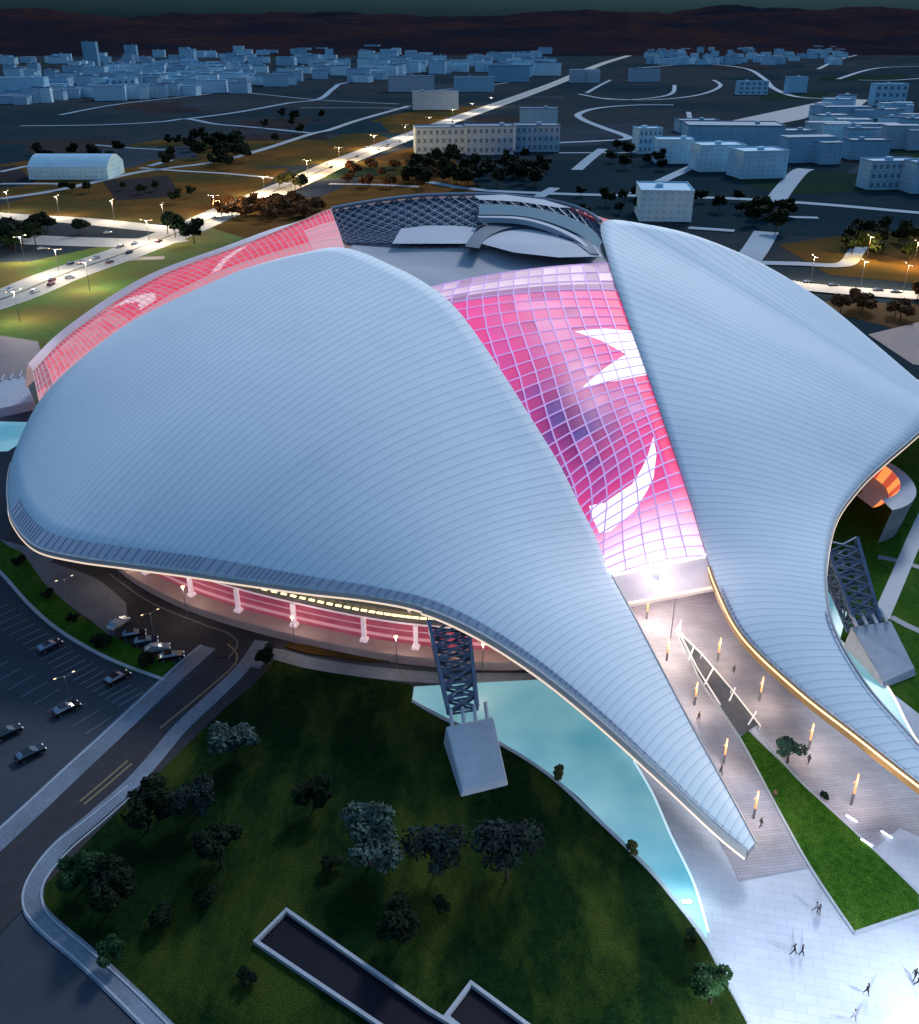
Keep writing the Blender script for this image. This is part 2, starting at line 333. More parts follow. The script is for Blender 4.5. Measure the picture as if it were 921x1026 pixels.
def shell(edgeA, edgeB, name, m, parent, bulge=.085, thick=1.1, seam=1.0, ribs=14, cap=7, fan=None):
    A=relax(cr(W(edgeA) if isinstance(edgeA[0],tuple) else edgeA,NV),3); B=relax(cr(W(edgeB) if isinstance(edgeB[0],tuple) else edgeB,NV),3)
    grid=[]
    for j in range(NV+1):
        row=[]; ch=(B[j]-A[j]).length; h=min(bulge*ch,cap)
        if fan: q=max(0,min(1,(j/NV-fan[0])/(fan[1]-fan[0]))); h*=.02+.98*q*q*(3-2*q)
        for i in range(NU+1):
            u=i/NU; p=A[j].lerp(B[j],u)+Vector((0,0,h*4*u*(1-u)*(1.25-.5*u)))
            row.append(p)
        grid.append(row)
    # station by mean course length so the courses keep an even width
    s=[0]
    for j in range(NV):
        s.append(s[-1]+((grid[j+1][NU*2//3]-grid[j][NU*2//3]).length+0.02)*(1.65 if j>NV*.72 else 1.0+.65*max(0,(j/NV-.55)/.17)))
    s=[x/s[-1] for x in s]
    vs=[p for r in grid for p in r]; W_=NU+1
    fs=[]; uvs=[]
    for j in range(NV):
        for i in range(NU):
            fs.append((j*W_+i,(j+1)*W_+i,(j+1)*W_+i+1,j*W_+i+1)); uvs.append((j,i))
    nb=len(vs); nf=len(fs)
    low=[]
    for j in range(NV+1):
        for i in range(NU+1):
            p=grid[j][i]; u=i/NU; low.append(p-Vector((0,0,thick)))
    vs+=low
    for j in range(NV):
        for i in range(NU):
            fs.append((nb+j*W_+i,nb+j*W_+i+1,nb+(j+1)*W_+i+1,nb+(j+1)*W_+i))
    rim=[(j*W_) for j in range(NV+1)]+[(NV*W_+i) for i in range(1,NU+1)]+[(j*W_+NU) for j in range(NV-1,-1,-1)]+[i for i in range(NU-1,0,-1)]
    for k in range(len(rim)):
        a,b2=rim[k],rim[(k+1)%len(rim)]; fs.append((a,nb+a,nb+b2,b2))
    me=bpy.data.meshes.new(name); me.from_pydata([tuple(v) for v in vs],[],fs)
    me.materials.append(m); me.materials.append(M['soffit'])
    mi=[0]*nf+[1]*(len(fs)-nf); me.polygons.foreach_set('material_index',mi)
    me.polygons.foreach_set('use_smooth',[True]*nf+[True]*nf+[False]*(len(fs)-2*nf))
    uvl=me.uv_layers.new(name='UVMap')
    for k,(j,i) in enumerate(uvs):
        p=me.polygons[k]
        for li,(jj,ii) in zip(p.loop_indices,((j,i),(j+1,i),(j+1,i+1),(j,i+1))):
            uvl.data[li].uv=(ii/NU*ribs,s[jj])
    me.update(); o=bpy.data.objects.new(name,me); COL.objects.link(o); o.parent=parent
    # flip the normals if the top looks down
    if me.polygons[nf//2].normal.z<0: me.flip_normals()
    return o,A,B,grid
def edge_trim(E, I, j0, j1, parent, top, light, name='fascia', lname='eave_light', hang=1.1, out=.35, lh=.3):
    """fascia hung along shell edge E (I = a neighbouring row inside), with an LED line on its lower lip"""
    fb=MB(); lb=MB(); pv=[]; lv=[]; wv=[]
    for j in range(j0,j1+1):
        d=(E[j]-I[j]); d.z=0; d=d.normalized() if d.length>1e-3 else Vector((0,-1,0))
        o=d*out
        pv.append([E[j]+Vector((0,0,.12)), E[j]+o+Vector((0,0,.05)), E[j]+o+Vector((0,0,-hang)), E[j]-o*2+Vector((0,0,-hang-.25))])
        q=E[j]+o*1.15
        zz=-hang+lh; hh=min(lh,.32)
        lv.append([q+Vector((0,0,zz)), q+d*.12+Vector((0,0,zz-hh*.5)), q+Vector((0,0,zz-hh-.05))])
    for k in range(len(pv)-1):
        fb.add(pv[k]+pv[k+1],[(0,1,5,4),(1,2,6,5),(2,3,7,6)])
        lb.add(lv[k]+lv[k+1],[(0,1,4,3),(1,2,5,4)])
    f=fb.build(name,top,parent); l=lb.build(lname,light,parent)
    return f,l
def louvres(grid, j0, j1, parent, step=2, width=2.4, side=0, name='eave_louvres'):
    b=MB(); fin=MB()
    prev=None; acc=0
    for j in range(j0,j1+1):
        r=grid[j] if side==0 else grid[j][::-1]
        d=(r[2]-r[0]); L=d.length; d.normalize()
        a=r[0]+d*.3+Vector((0,0,.1)); c=r[0]+d*min(width,L*.4)+Vector((0,0,.28))
        if prev: b.add([prev[0],prev[1],a,c],[(0,1,3,2)])
        if prev: acc+=(a-prev[0]).length
        if prev and acc>.95:
            acc=0; fin.bar(a+Vector((0,0,.1)),c+Vector((0,0,.1)),.075)
        prev=(a,c)
    o=b.build(name,M['louvre'],parent); f=fin.build('louvre_fins',M['fin'],o); f['kind']='stuff'
    return o

# ================================================================== THE ARENA
arena=thing('stadium','huge stadium with sweeping ribbed pale roof shells and red lit glass bands','stadium',at(400,420,0))
bpy.context.view_layer.update()
INV=arena.location.copy()
class Off:  # parts are built in world space, then shifted to the arena's origin
    pass
def settle(root):
    """keep world positions of children that were built in world space under a moved root"""
    for c in bpy.data.objects:
        if c.parent==root: c.matrix_parent_inverse=Matrix.Translation(-root.location) if root.rotation_euler.z==0 else root.matrix_world.inverted()

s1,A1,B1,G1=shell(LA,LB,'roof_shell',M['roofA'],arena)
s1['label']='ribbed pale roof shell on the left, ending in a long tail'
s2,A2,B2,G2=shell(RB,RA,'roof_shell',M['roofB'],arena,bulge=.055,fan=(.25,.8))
s2['label']='ribbed pale roof shell on the right of the red glass band'
A2,B2=B2,A2          # A2 outer eave, B2 ridge
idx=lambda st,n=20: int(round(st/n*NV))
# --- trims
I1=[r[2] for r in G1]; J1=[r[-3] for r in G1]
edge_trim(A1,I1,idx(3),idx(14),arena,M['fascia'],M['softlight'])
edge_trim(A1,I1,idx(14),NV,arena,M['fascia'],M['softlight'],hang=1.5,out=.5,lh=.5)
edge_trim(B1,J1,idx(15),NV,arena,M['fascia'],M['whitelight'],hang=.7,lh=.22)
louvres(G1,idx(5.6),NV-5,arena,width=3.0)
G2a=[r for r in G2]          # G2 rows: index 0 = ridge RB, -1 = eave RA
edge_trim(A2,[r[-3] for r in G2],idx(7),NV,arena,M['fascia'],M['softlight'])
edge_trim(B2,[r[2] for r in G2],idx(14.3),NV,arena,mat('gold_lit_fascia',(.34,.21,.09),(.26,.16,.07),.3,rough=.5,emit=(1.0,.5,.14),estr=.10),M['goldlight'],hang=1.5,out=.3,lh=1.45)
louvres(G2,idx(15),NV-4,arena,side=0)
louvres(G2,idx(15.5),NV-4,arena,side=1)

# --- front glass band between the ridges of the two shells
def sub(curve,i0,i1,n):
    out=[]
    for k in range(n+1):
        t=i0+(i1-i0)*k/n; a=int(t); a=min(a,len(curve)-2); out.append(curve[a].lerp(curve[a+1],t-a))
    return out
def hash2(a,b,s=0):
    x=math.sin(a*127.1+b*311.7+s*74.7)*43758.5453; return x-math.floor(x)
def inpoly(x,y,P):
    c=False; n=len(P)
    for i in range(n):
        x1,y1=P[i]; x2,y2=P[(i+1)%n]
        if (y1>y)!=(y2>y) and x<(x2-x1)*(y-y1)/(y2-y1)+x1: c=not c
    return c
def band(EL,ER,nu,nv,z,bulge):
    G=[]
    for j in range(nv+1):
        G.append([EL[j].lerp(ER[j],i/nu)+Vector((0,0,z+bulge*4*(i/nu)*(1-i/nu))) for i in range(nu+1)])
    return G
def band_mesh(name,G,colf,m,parent):
    nv=len(G)-1; nu=len(G[0])-1; vs=[p for r in G for p in r]; fs=[]; cc=[]
    for j in range(nv):
        for i in range(nu):
            fs.append((j*(nu+1)+i,j*(nu+1)+i+1,(j+1)*(nu+1)+i+1,(j+1)*(nu+1)+i)); cc.append(colf((i+.5)/nu,(j+.5)/nv))
    me=bpy.data.meshes.new(name); me.from_pydata([tuple(v) for v in vs],[],fs); me.materials.append(m)
    ca=me.color_attributes.new('Col','FLOAT_COLOR','CORNER')
    for k,p in enumerate(me.polygons):
        for li in p.loop_indices: ca.data[li].color=(*cc[k],1)
    me.update()
    if me.polygons[len(fs)//2].normal.z<0: me.flip_normals()
    o=bpy.data.objects.new(name,me); COL.objects.link(o); o.parent=parent; return o
FL=sub(B1,idx(8),idx(15),160); FR=sub(B2,idx(8.0),idx(14.0),160)
FG=band(FL,FR,110,160,-.6,1.2)
STAR=[(.56,.258),(.86,.215),(1.02,.235),(1.02,.385),(.53,.462),(.82,.34)]
MOON=[]
def mixc(a,b,t): t=max(0,min(1,t)); return tuple(a[i]*(1-t)+b[i]*t for i in range(3))
def glasscol(u,v):
    wdt=(FR[int(v*160)]-FL[int(v*160)]).length
    d=(1-u)*wdt; k=int(d/4.0); r=int(v*31)
    h=hash2(k,r); h2=hash2(k,r,3)
    fx=d/4.0-k; fy=v*31-r
    red=(.88,.02,.16); mag=(.70,.07,.36); pur=(.16,.02,.16); blu=(.06,.05,.26); pale=(.80,.45,.72); hot=(.95,.10,.22)
    c=mixc(red,mag,.35+.4*h)
    # interior seen through the glazing: dark purple hall in the middle, lit decks above
    g=math.exp(-((v-.50)/.19)**2)*math.exp(-((u-.26)/.36)**2)
    c=mixc(c,pur,g*1.05); c=mixc(c,blu,g*(h2>.5)*.9); c=mixc(c,(.5,.08,.3),g*(h<.15)*.8)
    top=math.exp(-((v-.17)/.09)**2)*math.exp(-((u-.52)/.24)**2)
    c=mixc(c,pale,top*(.35+.5*h)); c=mixc(c,pur,top*(h2>.8)*.7)
    g3=math.exp(-((v-.40)/.13)**2)*math.exp(-((u-.50)/.17)**2)
    c=mixc(c,(.78,.40,.62),g3*(.4+.6*h))
    g4=math.exp(-((v-.50)/.06)**2)*math.exp(-((u-.80)/.13)**2)
    c=mixc(c,(.55,.34,.66),g4*(.3+.7*h2))
    if v<.075: c=mixc((.38,.25,.42),(.75,.62,.78),h)
    if .075<v<.10: c=(.30,.16,.32)
    if u>.9 and v>.1: c=mixc(c,hot,.75)
    # lower glow of the entrance hall
    if v>.72: c=mixc(c,(1.0,.20,.52),min(1,(v-.72)/.12)*(.3+.6*h))
    w=max(0,(v-.80)/.16); c=mixc(c,(1.9,1.45,1.7),min(1,w)**1.1*(.55+.45*math.exp(-((u-.45)/.4)**2)))
    # light falling across each pane
    f=.9+.3*fy*(h2)+.15*fx
    return tuple(x*f for x in c)
band_mesh('glass_band',FG,glasscol,M['glass'],arena)['label']='red and magenta lit glass band running down the front'
def onband(G,u,v,lift=.3):
    nv=len(G)-1; nu=len(G[0])-1
    u=max(0,min(1,u)); v=max(0,min(1,v))
    a=min(int(u*nu),nu-1); b=min(int(v*nv),nv-1); fu=u*nu-a; fv=v*nv-b
    return G[b][a].lerp(G[b][a+1],fu).lerp(G[b+1][a].lerp(G[b+1][a+1],fu),fv)+Vector((0,0,lift))
mb=MB()
for r in range(0,32):
    v=r/31
    for i in range(12): mb.bar(onband(FG,i/12,v,.12),onband(FG,(i+1)/12,v,.12),.17)
for k in range(1,15):
    prev=None
    for j in range(0,61):
        v=j/60; wdt=(FR[int(v*160)]-FL[int(v*160)]).length; u=1-k*4.0/wdt
        if u<=0: prev=None; continue
        p=onband(FG,u,v,.14)
        if prev: mb.bar(prev,p,.19)
        prev=p
o=mb.build('mullion_grid',M['mull'],arena)
# emblem pieces as lit panels fixed over the glass: fitted from bearings onto the band
def fit_uv(px,py):
    best=None
    for j in range(0,161,2):
        for i in range(0,111,2):
            p=FG[j][i]; dx=p.x; dep=p.y*CP+(CH-p.z)*SP
            X=460.5+F*p.x/dep; Y=513+F*((CH-p.z)*CP-p.y*SP)/dep
            e=(X-px)**2+(Y-py)**2
            if best is None or e<best[0]: best=(e,i/110,j/160)
    return best[1],best[2]
def panel_from(pts,name,lift):
    uv=[fit_uv(*p) for p in pts]
    # subdivide the outline and drop a fan of triangles onto the band
    T=tessellate_polygon([[Vector((a,b,0)) for a,b in uv]])
    bm=bmesh.new(); V=[bm.verts.new((a,b,0)) for a,b in uv]
    for t in T:
        try: bm.faces.new([V[i] for i in t])
        except ValueError: pass
    for _ in range(3): bmesh.ops.subdivide_edges(bm,edges=bm.edges[:],cuts=1,use_grid_fill=True)
    for v in bm.verts: v.co=onband(FG,v.co.x,v.co.y,lift)
    me=bpy.data.meshes.new(name); bm.to_mesh(me); bm.free(); me.materials.append(M['emblem'])
    o=bpy.data.objects.new(name,me); COL.objects.link(o); o.parent=arena; return o
e=panel_from([(575,331),(606,330),(635,331),(646,352),(652,376),(622,381),(583,388),(606,371),(628,356),(602,342)],'star_emblem',.07)
e['label']='white star points lit on the red glass'
e=panel_from([(655,437),(659,458),(655,478),(648,494),(636,512),(624,524),(611,532),(602,536),(594,520),(590,508),(605,503),(620,495),(632,484),(643,470),(650,454)],'crescent_emblem',.07)
e['label']='white crescent lit on the red glass'

# --- back left glass band
SB=[(33,372,13.2),(60,343,17.5),(88,321,22),(125,296,27.5),(169,272,33.5),(240,246,40.3),(290,226,45),(330,209,48)]
SBc=relax(cr(W(SB),120),3); SL=sub(B1,0,idx(6),120)
SG=band(SL,SBc,40,120,-.3,1.0)
def sidecol(u,v):
    h=hash2(int(u*7),int(v*44)); h2=hash2(int(v*9),2); c=mixc((.70,.03,.07),(.66,.20,.24),.15+.5*h)
    if u<.22: c=mixc(c,(.60,.40,.44),.75)
    if v<.36: c=mixc(c,(.62,.36,.37),.5*h+.25)
    m=abs(v-.34-.10*math.sin(u*3.1)); 
    if m<.018+.03*u*(1-u) and u>.3: c=(.8,.7,.72)
    m=abs(v-.66-.16*(u-.5))
    if m<.012 and u>.25: c=(.82,.66,.7)
    if u>.86: c=mixc(c,(.40,.01,.05),.7)
    if v>.88 and u<.6: c=mixc(c,(.62,.5,.55),.7)
    if v<.07: c=mixc(c,(.1,.06,.07),.55*(h>.4))
    return (c[0]*1.05,c[1]*.75,c[2]*.8)
o=band_mesh('glass_band',SG,sidecol,M['glass'],arena); o['label']='red lit glass band on the far left flank'
mb=MB()
for r in range(0,61):
    for i in range(6): mb.bar(onband(SG,i/6,r/60,.12),onband(SG,(i+1)/6,r/60,.12),.12)
for k in range(0,6):
    for j in range(60): mb.bar(onband(SG,k/6,j/60,.12),onband(SG,k/6,(j+1)/60,.12),.10)
mb.build('mullion_grid',M['mull2'],arena)

# --- rear shells, dropping away from the crown
top_curve=W(SB)+W([(365,202,49.3),(410,196.5,50.2),(450,194,50.6),(490,194,50.6),(530,197,50),(562,203,48.7)])
out_curve=[]
crown=Vector((5,275,0))
for k,p in enumerate(top_curve):
    d=(p-crown); d.z=0; d.normalize(); q=p+d*((3 if k==0 else 6+2.0*k) if k<8 else min(75,22+18*(k-7))); q.z=(p.z-9-1.2*k) if k<8 and k>0 else (p.z-5 if k==0 else max(13,p.z-18-8*(k-7))); out_curve.append(q)
crest=[p.lerp(q,.25 if k<7 else .12)+Vector((0,0,3.6 if k<6 else (3.2 if k==6 else -.6))) for k,(p,q) in enumerate(zip(top_curve,out_curve))]
def strip_shell(T,C,O,name,m,parent):
    n=150; T=relax(cr(T,n),2); C=relax(cr(C,n),2); O=relax(cr(O,n),2); G=[]
    for j in range(n+1):
        row=[]
        for i in range(19):
            u=i/18
            if i<=5: p=T[j].lerp(C[j],i/5)
            else:
                t=(i-5)/13; p=C[j].lerp(O[j],t); p.z=O[j].z+(C[j].z-O[j].z)*(1-t**1.4)
            row.append(p)
        G.append(row)
    mb=MB()
    for j in range(n):
        for i in range(18): mb.add([G[j][i],G[j+1][i],G[j+1][i+1],G[j][i+1]],[(0,1,2,3)])
    o=mb.build(name,m,parent,smooth=True)
    bm=bmesh.new(); bm.from_mesh(o.data); bmesh.ops.remove_doubles(bm,verts=bm.verts,dist=.01); bmesh.ops.recalc_face_normals(bm,faces=bm.faces); bm.to_mesh(o.data); bm.free()
    if sum(p.normal.z for p in o.data.polygons)<0: o.data.flip_normals()
    return o
M['rearshell']=mat('rear_roof_metal_glow',(.74,.70,.72),(.66,.62,.65),.05,rough=.6,emit=(1,.78,.82),estr=.20)  # faint emission on the metal makes the rim look lamp-lit
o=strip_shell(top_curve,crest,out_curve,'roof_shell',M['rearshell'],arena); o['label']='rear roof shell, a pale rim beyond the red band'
# right rear: red band then shell
RT=sub(B2,0,idx(7),60)[::-1]      # from crown tip out to the east corner
R4=[]
for k,p in enumerate(RT):
    t=k/60; d=Vector((.55,.83,0)); q=p+d*(22*(1-t)+2); q.z=p.z-(2+13*min(1,t*3))*(1-t)-5*t-1.5; R4.append(q)
R4[0]=at(562,203.5,48.6)
for k in range(1,10): R4[k]=R4[0].lerp(R4[10],k/10)
RG=band(RT,R4,16,60,-.4,.2)
o=band_mesh('glass_band',RG,lambda u,v: mixc((.30,.012,.03),(.42,.10,.12),hash2(int(u*6),int(v*40))),M['glass'],arena); o['label']='dim red glass band behind the right shell'
mbq=MB(); prev=None
for k,p in enumerate(R4):
    d=Vector((.55,.83,0)); rowp=[p]+[p+d*((45-30*k/60)*s/6)+Vector((0,0,-(p.z-10)*(s/6)**1.6)) for s in range(1,7)]
    if prev:
        for s in range(6): mbq.add([prev[s],rowp[s],rowp[s+1],prev[s+1]],[(3,2,1,0)])
    prev=rowp
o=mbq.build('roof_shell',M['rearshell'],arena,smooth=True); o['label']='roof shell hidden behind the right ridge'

# --- crown: membrane and dark lattice canopy around the opening
R_=relax(cr(W([(333,209,48.2),(365,203,49.2),(410,197,50.1),(450,195,50.5),(490,195,50.5),(530,198,49.9),(565,204,48.9),(590,213,47.6),(602,222,46.6)]),48),2)
M_=relax(cr(W([(350,243,45.2),(390,246,45.2),(430,247,45.3),(480,246,45.4),(530,245,45.4),(575,243,45),(606,241,44.8)]),48),2)
F_=relax(cr(W([(431,286,43),(470,280,43.8),(520,274,44.3),(570,267,44.2),(608,262,43.9)]),48),1)
Mq=[]
B_left=sub(B1,idx(6.05),idx(8),24)
mb=MB(); rows=[]
for j in range(13):
    v=j/12; row=[]
    for i in range(49):
        p=M_[i].lerp(F_[i],v)
        if j<12 and i<1: p=p.lerp(B_left[int(v*24)],.9)
        row.append(p+Vector((0,0,-.6-2.2*math.sin(math.pi*v)*math.sin(math.pi*i/48))))
    rows.append(row)
for j in range(12):
    for i in range(48): mb.add([rows[j][i],rows[j][i+1],rows[j+1][i+1],rows[j+1][i]],[(3,2,1,0)])
o=mb.build('roof_membrane',M['membrane'],arena,smooth=True); o['label']='grey roof membrane at the crown in front of the opening'
# rear canopy glass + lattice
rows=[]
for j in range(11):
    v=j/10; rows.append([R_[i].lerp(M_[i],v)+Vector((0,0,-.9-3.2*math.sin(math.pi*v))) for i in range(49)])
mb=MB()
for j in range(10):
    for i in range(48): mb.add([rows[j][i],rows[j][i+1],rows[j+1][i+1],rows[j+1][i]],[(3,2,1,0)])
mb.build('crown_glazing',M['latglass'],arena,smooth=True)
mb=MB()
for i in range(0,46,2):
    for j in range(0,8):
        a=rows[j][i]; b=rows[j+1][min(i+2,48)]; c=rows[j][min(i+2,48)]; d=rows[j+1][i]
        u=Vector((0,0,.5))
        mb.bar(a+u,b+u,.26); mb.bar(c+u,d+u,.26)
mb2=MB()
o=mb.build('crown_lattice',mat('pale_lattice_steel',(.16,.20,.27),rough=.4,metal=.3),arena); o['label']='criss-cross steel lattice over the crown'
mb=MB()
for k in range(len(R_)-1): mb.bar(R_[k]+Vector((0,0,.1)),R_[k+1]+Vector((0,0,.1)),.6,6)
mb.build('ring_beam',mat('pale_ring_beam',(.30,.33,.38),rough=.5),arena)
# pale sunken panel + dark arch + grey inner lens
def lens(pts,name,m,lift=0):
    mb=MB(); mb.poly([at(*p)+Vector((0,0,lift)) for p in pts]); return mb.build(name,m,arena)
lens([(393,244,46),(402,229,46),(428,226,46),(455,226,46),(478,228,46),(468,244,46)],'roof_panel',M['membrane2'])
lens([(478,244,46.0),(490,233,46),(510,229,46),(540,231,46),(570,238,46),(596,247,46),(604,258,45.2),(560,259,45),(515,254,45.3)],'roof_panel',M['membrane2'],.3)
lens([(475,197,50.7),(505,196,50.7),(545,201,50),(572,209,49),(560,209,49),(520,203,50),(480,201,50.6)],'roof_panel',M['membrane2'],.35)
def archband(outer,inner,name,m,lift):
    a=cr([at(*p) for p in outer],30); b=cr([at(*p) for p in inner],30); mb=MB()
    for k in range(30):
        z=Vector((0,0,lift)); mb.add([a[k]+z,a[k+1]+z,b[k+1]+z,b[k]+z,a[k]-z*2,a[k+1]-z*2,b[k+1]-z*2,b[k]-z*2],[(3,2,1,0),(4,5,1,0),(2,6,7,3)])
    return mb.build(name,m,arena)
archband([(466,248,46.2),(476,234,46.8),(500,222,47.4),(530,220,47.4),(565,229,46.8),(590,243,46.2),(600,256,45.5)],[(480,250,46),(488,239,46.3),(508,230,46.6),(534,229,46.6),(562,237,46.4),(582,248,46),(592,256,45.4)],'arch_truss',M['lattice'],.35)
archband([(480,205,50.2),(520,207,49.8),(560,215,48.6),(590,228,47.2),(604,244,46)],[(480,216,49),(520,217,48.7),(552,224,47.9),(580,236,46.8),(598,250,45.6)],'arch_truss',mat('teal_arch_glass',(.06,.12,.15),rough=.2),.3)
archband([(478,218,49.0),(520,219,48.6),(550,226,47.9),(577,238,46.8),(592,251,45.6)],[(480,219.5,48.9),(519,221,48.5),(548,228,47.8),(574,240,46.7),(590,252,45.5)],'arch_edge',M['membrane2'],.5)

# --- entrance canopy at the foot of the front band
mb=MB()
q=[at(611,577,12.6),at(709,557,13.4),at(719,588,10.8),at(629,605,9.6)]
mb.add(q+[p-Vector((0,0,.8)) for p in q],[(3,2,1,0),(4,5,6,7),(0,1,5,4),(1,2,6,5),(2,3,7,6),(3,0,4,7)])
o=mb.build('entrance_canopy',mat('canopy_sheet_glow',(.62,.56,.58),(.55,.48,.50),.2,rough=.5,emit=(1,.80,.82),estr=.30),arena)  # sheet emits pale pink in place of floodlight falling on it
mb=MB(); mb.bar(q[3]+Vector((0,0,.1)),q[2]+Vector((0,0,.1)),.22); mb.build('canopy_light',M['softlight'],o)
mb=MB(); mb.bar(q[0]+Vector((0,0,.2)),q[1]+Vector((0,0,.2)),.35); mb.build('canopy_beam',M['whitelight'],o)
# entrance wall below the canopy
mb=MB(); a,b=q[3].copy(),q[2].copy()
for k in range(8):
    c=a.lerp(b,(k+.5)/8)+Vector((0,17,0)); mb.box((c.x,c.y,4.4),(1.75,.3,8.8),math.atan2(b.y-a.y,b.x-a.x))
mb.build('entrance_glazing',mat('warm_entrance_glass',(.5,.4,.3),emit=(1,.80,.68),estr=1.0),arena)

# --- concourse wall below the west eave
base=relax(cr([at(75,440,0),at(80,490,0),at(92,535,0),at(118,572,0),at(165,602,0),at(225,625,0),at(300,645,0),at(370,660,0),at(430,668,0),at(500,672,0),at(540,668,0),at(560,652,0),at(570,630,0)],96),3)
def wallband(z0,z1,inset,name,m,k0=0,k1=96):
    mb=MB()
    for k in range(k0,k1):
        a,b=base[k],base[k+1]; n=Vector((-(b-a).y,(b-a).x,0)).normalized()*inset
        mb.add([a+n+Vector((0,0,z0)),b+n+Vector((0,0,z0)),b+n+Vector((0,0,z1)),a+n+Vector((0,0,z1))],[(0,1,2,3)])
    return mb.build(name,m,arena)
def ledge(z,i0,i1,name,m,th=.4,k0=0,k1=96):
    mb=MB()
    for k in range(k0,k1):
        a,b=base[k],base[k+1]; n=Vector((-(b-a).y,(b-a).x,0)).normalized(); Z=Vector((0,0,z)); T=Vector((0,0,th))
        mb.add([a+n*i0+Z,b+n*i0+Z,b+n*i1+Z,a+n*i1+Z,a+n*i0+Z-T,b+n*i0+Z-T,b+n*i1+Z-T,a+n*i1+Z-T],[(0,1,2,3),(4,5,1,0),(3,2,1,0)][:1]+[(4,5,1,0),(7,6,5,4)])
    return mb.build(name,m,arena)
wallband(0,2.2,0,'concourse_plinth',M['pinkpale'])
ledge(2.25,-.6,3.2,'concourse_ledge',M['pinkpale'])
wallband(2.2,6.7,3.0,'concourse_glazing',M['pinkglass'])
wallband(6.7,11.5,3.0,'upper_glazing',mat('teal_upper_glazing',(.08,.11,.12),(.16,.14,.13),.3,rough=.2,emit=(.5,.4,.3),estr=.05))
wallband(6.55,6.95,2.6,'glazing_transom',M['column'],16,80)
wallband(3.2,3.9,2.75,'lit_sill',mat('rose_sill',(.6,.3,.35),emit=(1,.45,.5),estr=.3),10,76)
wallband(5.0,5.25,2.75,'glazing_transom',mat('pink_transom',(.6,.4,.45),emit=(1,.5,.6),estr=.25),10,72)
ledge(11.6,2.0,9,'concourse_roof',mat('dark_terrace_roof',(.12,.11,.10),rough=.8),.5)
wallband(11.6,15,8.5,'upper_wall',mat('upper_wall_dark',(.05,.04,.05),rough=.7))
for k in (20,28,35,41,47,55,62):
    a,b=base[k],base[k+1]; n=Vector((-(b-a).y,(b-a).x,0)).normalized(); p=a+n*2.0
    mb=MB(); mb.box((p.x,p.y,4.6),(.7,.7,4.8),math.atan2(b.y-a.y,b.x-a.x)); mb.box((p.x,p.y,2.5),(1.3,1.3,.5),math.atan2(b.y-a.y,b.x-a.x)); mb.build('column',M['column'],arena)
wl=mat('terrace_lamp_glass',(.9,.8,.5),emit=(1,.80,.40),estr=2.0)
for k in range(20,76,1):
    a,b=base[k],base[k+1]; n=Vector((-(b-a).y,(b-a).x,0)).normalized(); p=a+n*3.4
    mb=MB(); p=a+n*2.5; mb.box((p.x,p.y,8.3),(1.1,.4,.25),math.atan2(b.y-a.y,b.x-a.x)); mb.build('terrace_lamp',wl,arena)

# --- bowl ring on the east side (orange lit)
ringc=at(838,505,0)
def arcring(c,r0,r1,z0,z1,a0,a1,name,m,n=40,ell=1.0):
    mb=MB()
    for k in range(n):
        t0=R(a0+(a1-a0)*k/n); t1=R(a0+(a1-a0)*(k+1)/n)
        P=[Vector((c.x+r*math.cos(t),c.y+r*ell*math.sin(t),z)) for r,z,t in ((r0,z0,t0),(r1,z1,t0),(r1,z1,t1),(r0,z0,t1))]
        mb.add(P,[(0,1,2,3)])
    return mb.build(name,m,arena,smooth=True)
rc=at(845,505,0)
rc=at(840,512,0)
redg=mat('lit_red_glazing',(.4,.08,.05),(.5,.12,.06),.5,rough=.3,emit=(.75,.10,.05),estr=.7)
for q in range(14): arcring(rc,9.2,11.0,6.5,9.6,-75+185*q/14,-75+185*(q+1)/14,'concourse_glazing',[M['orangeglass'],redg][q%2],n=5,ell=1.25)
arcring(rc,11.0,14.2,9.6,9.0,-75,110,'bowl_rim',mat('ring_metal',(.42,.43,.48),(.36,.37,.42),.3,rough=.4),ell=1.25)
arcring(rc,14.2,12.5,9.0,0.0,-75,110,'bowl_wall',mat('ring_metal_lower',(.34,.33,.38),(.28,.28,.33),.3,rough=.4),ell=1.25)
arcring(rc,9.2,4,6.5,6.5,-75,110,'bowl_floor',M['pinkpale'],ell=1.25)

# --- lattice legs and their concrete feet
def leg(top, bot, w0, w1, parent, label):
    d=(bot-top); dn=d.normalized(); side=Vector((1,0,0)); side=(side-dn*side.dot(dn)).normalized(); dep=dn.cross(side).normalized()
    n=7; mb=MB(); C=[]
    for k in range(n+1):
        t=k/n; w=(w0+(w1-w0)*t)/2; p=top+d*t
        C.append([p+side*w+dep*w*.8,p+side*w-dep*w*.8,p-side*w-dep*w*.8,p-side*w+dep*w*.8])
    for q in range(4): mb.bar(C[0][q],C[n][q],.40)
    ds=MB()
    for k in range(n):
        for q in range(4):
            r=(q+1)%4
            ds.bar(C[k][q],C[k+1][r],.22); ds.bar(C[k][r],C[k+1][q],.22); ds.bar(C[k+1][q],C[k+1][r],.18)
    o=mb.build('truss_leg',M['steel'],parent); o['label']=label
    ds.build('leg_bracing',M['steel'],o)
    return o
leg(at(449,622,12.8),at(464,712,2.8),6.4,4.6,arena,'steel lattice leg under the left eave')
leg(at(838,546,12.4),at(866,628,3.2),6.2,4.6,arena,'steel lattice leg under the right eave')
settle(arena)

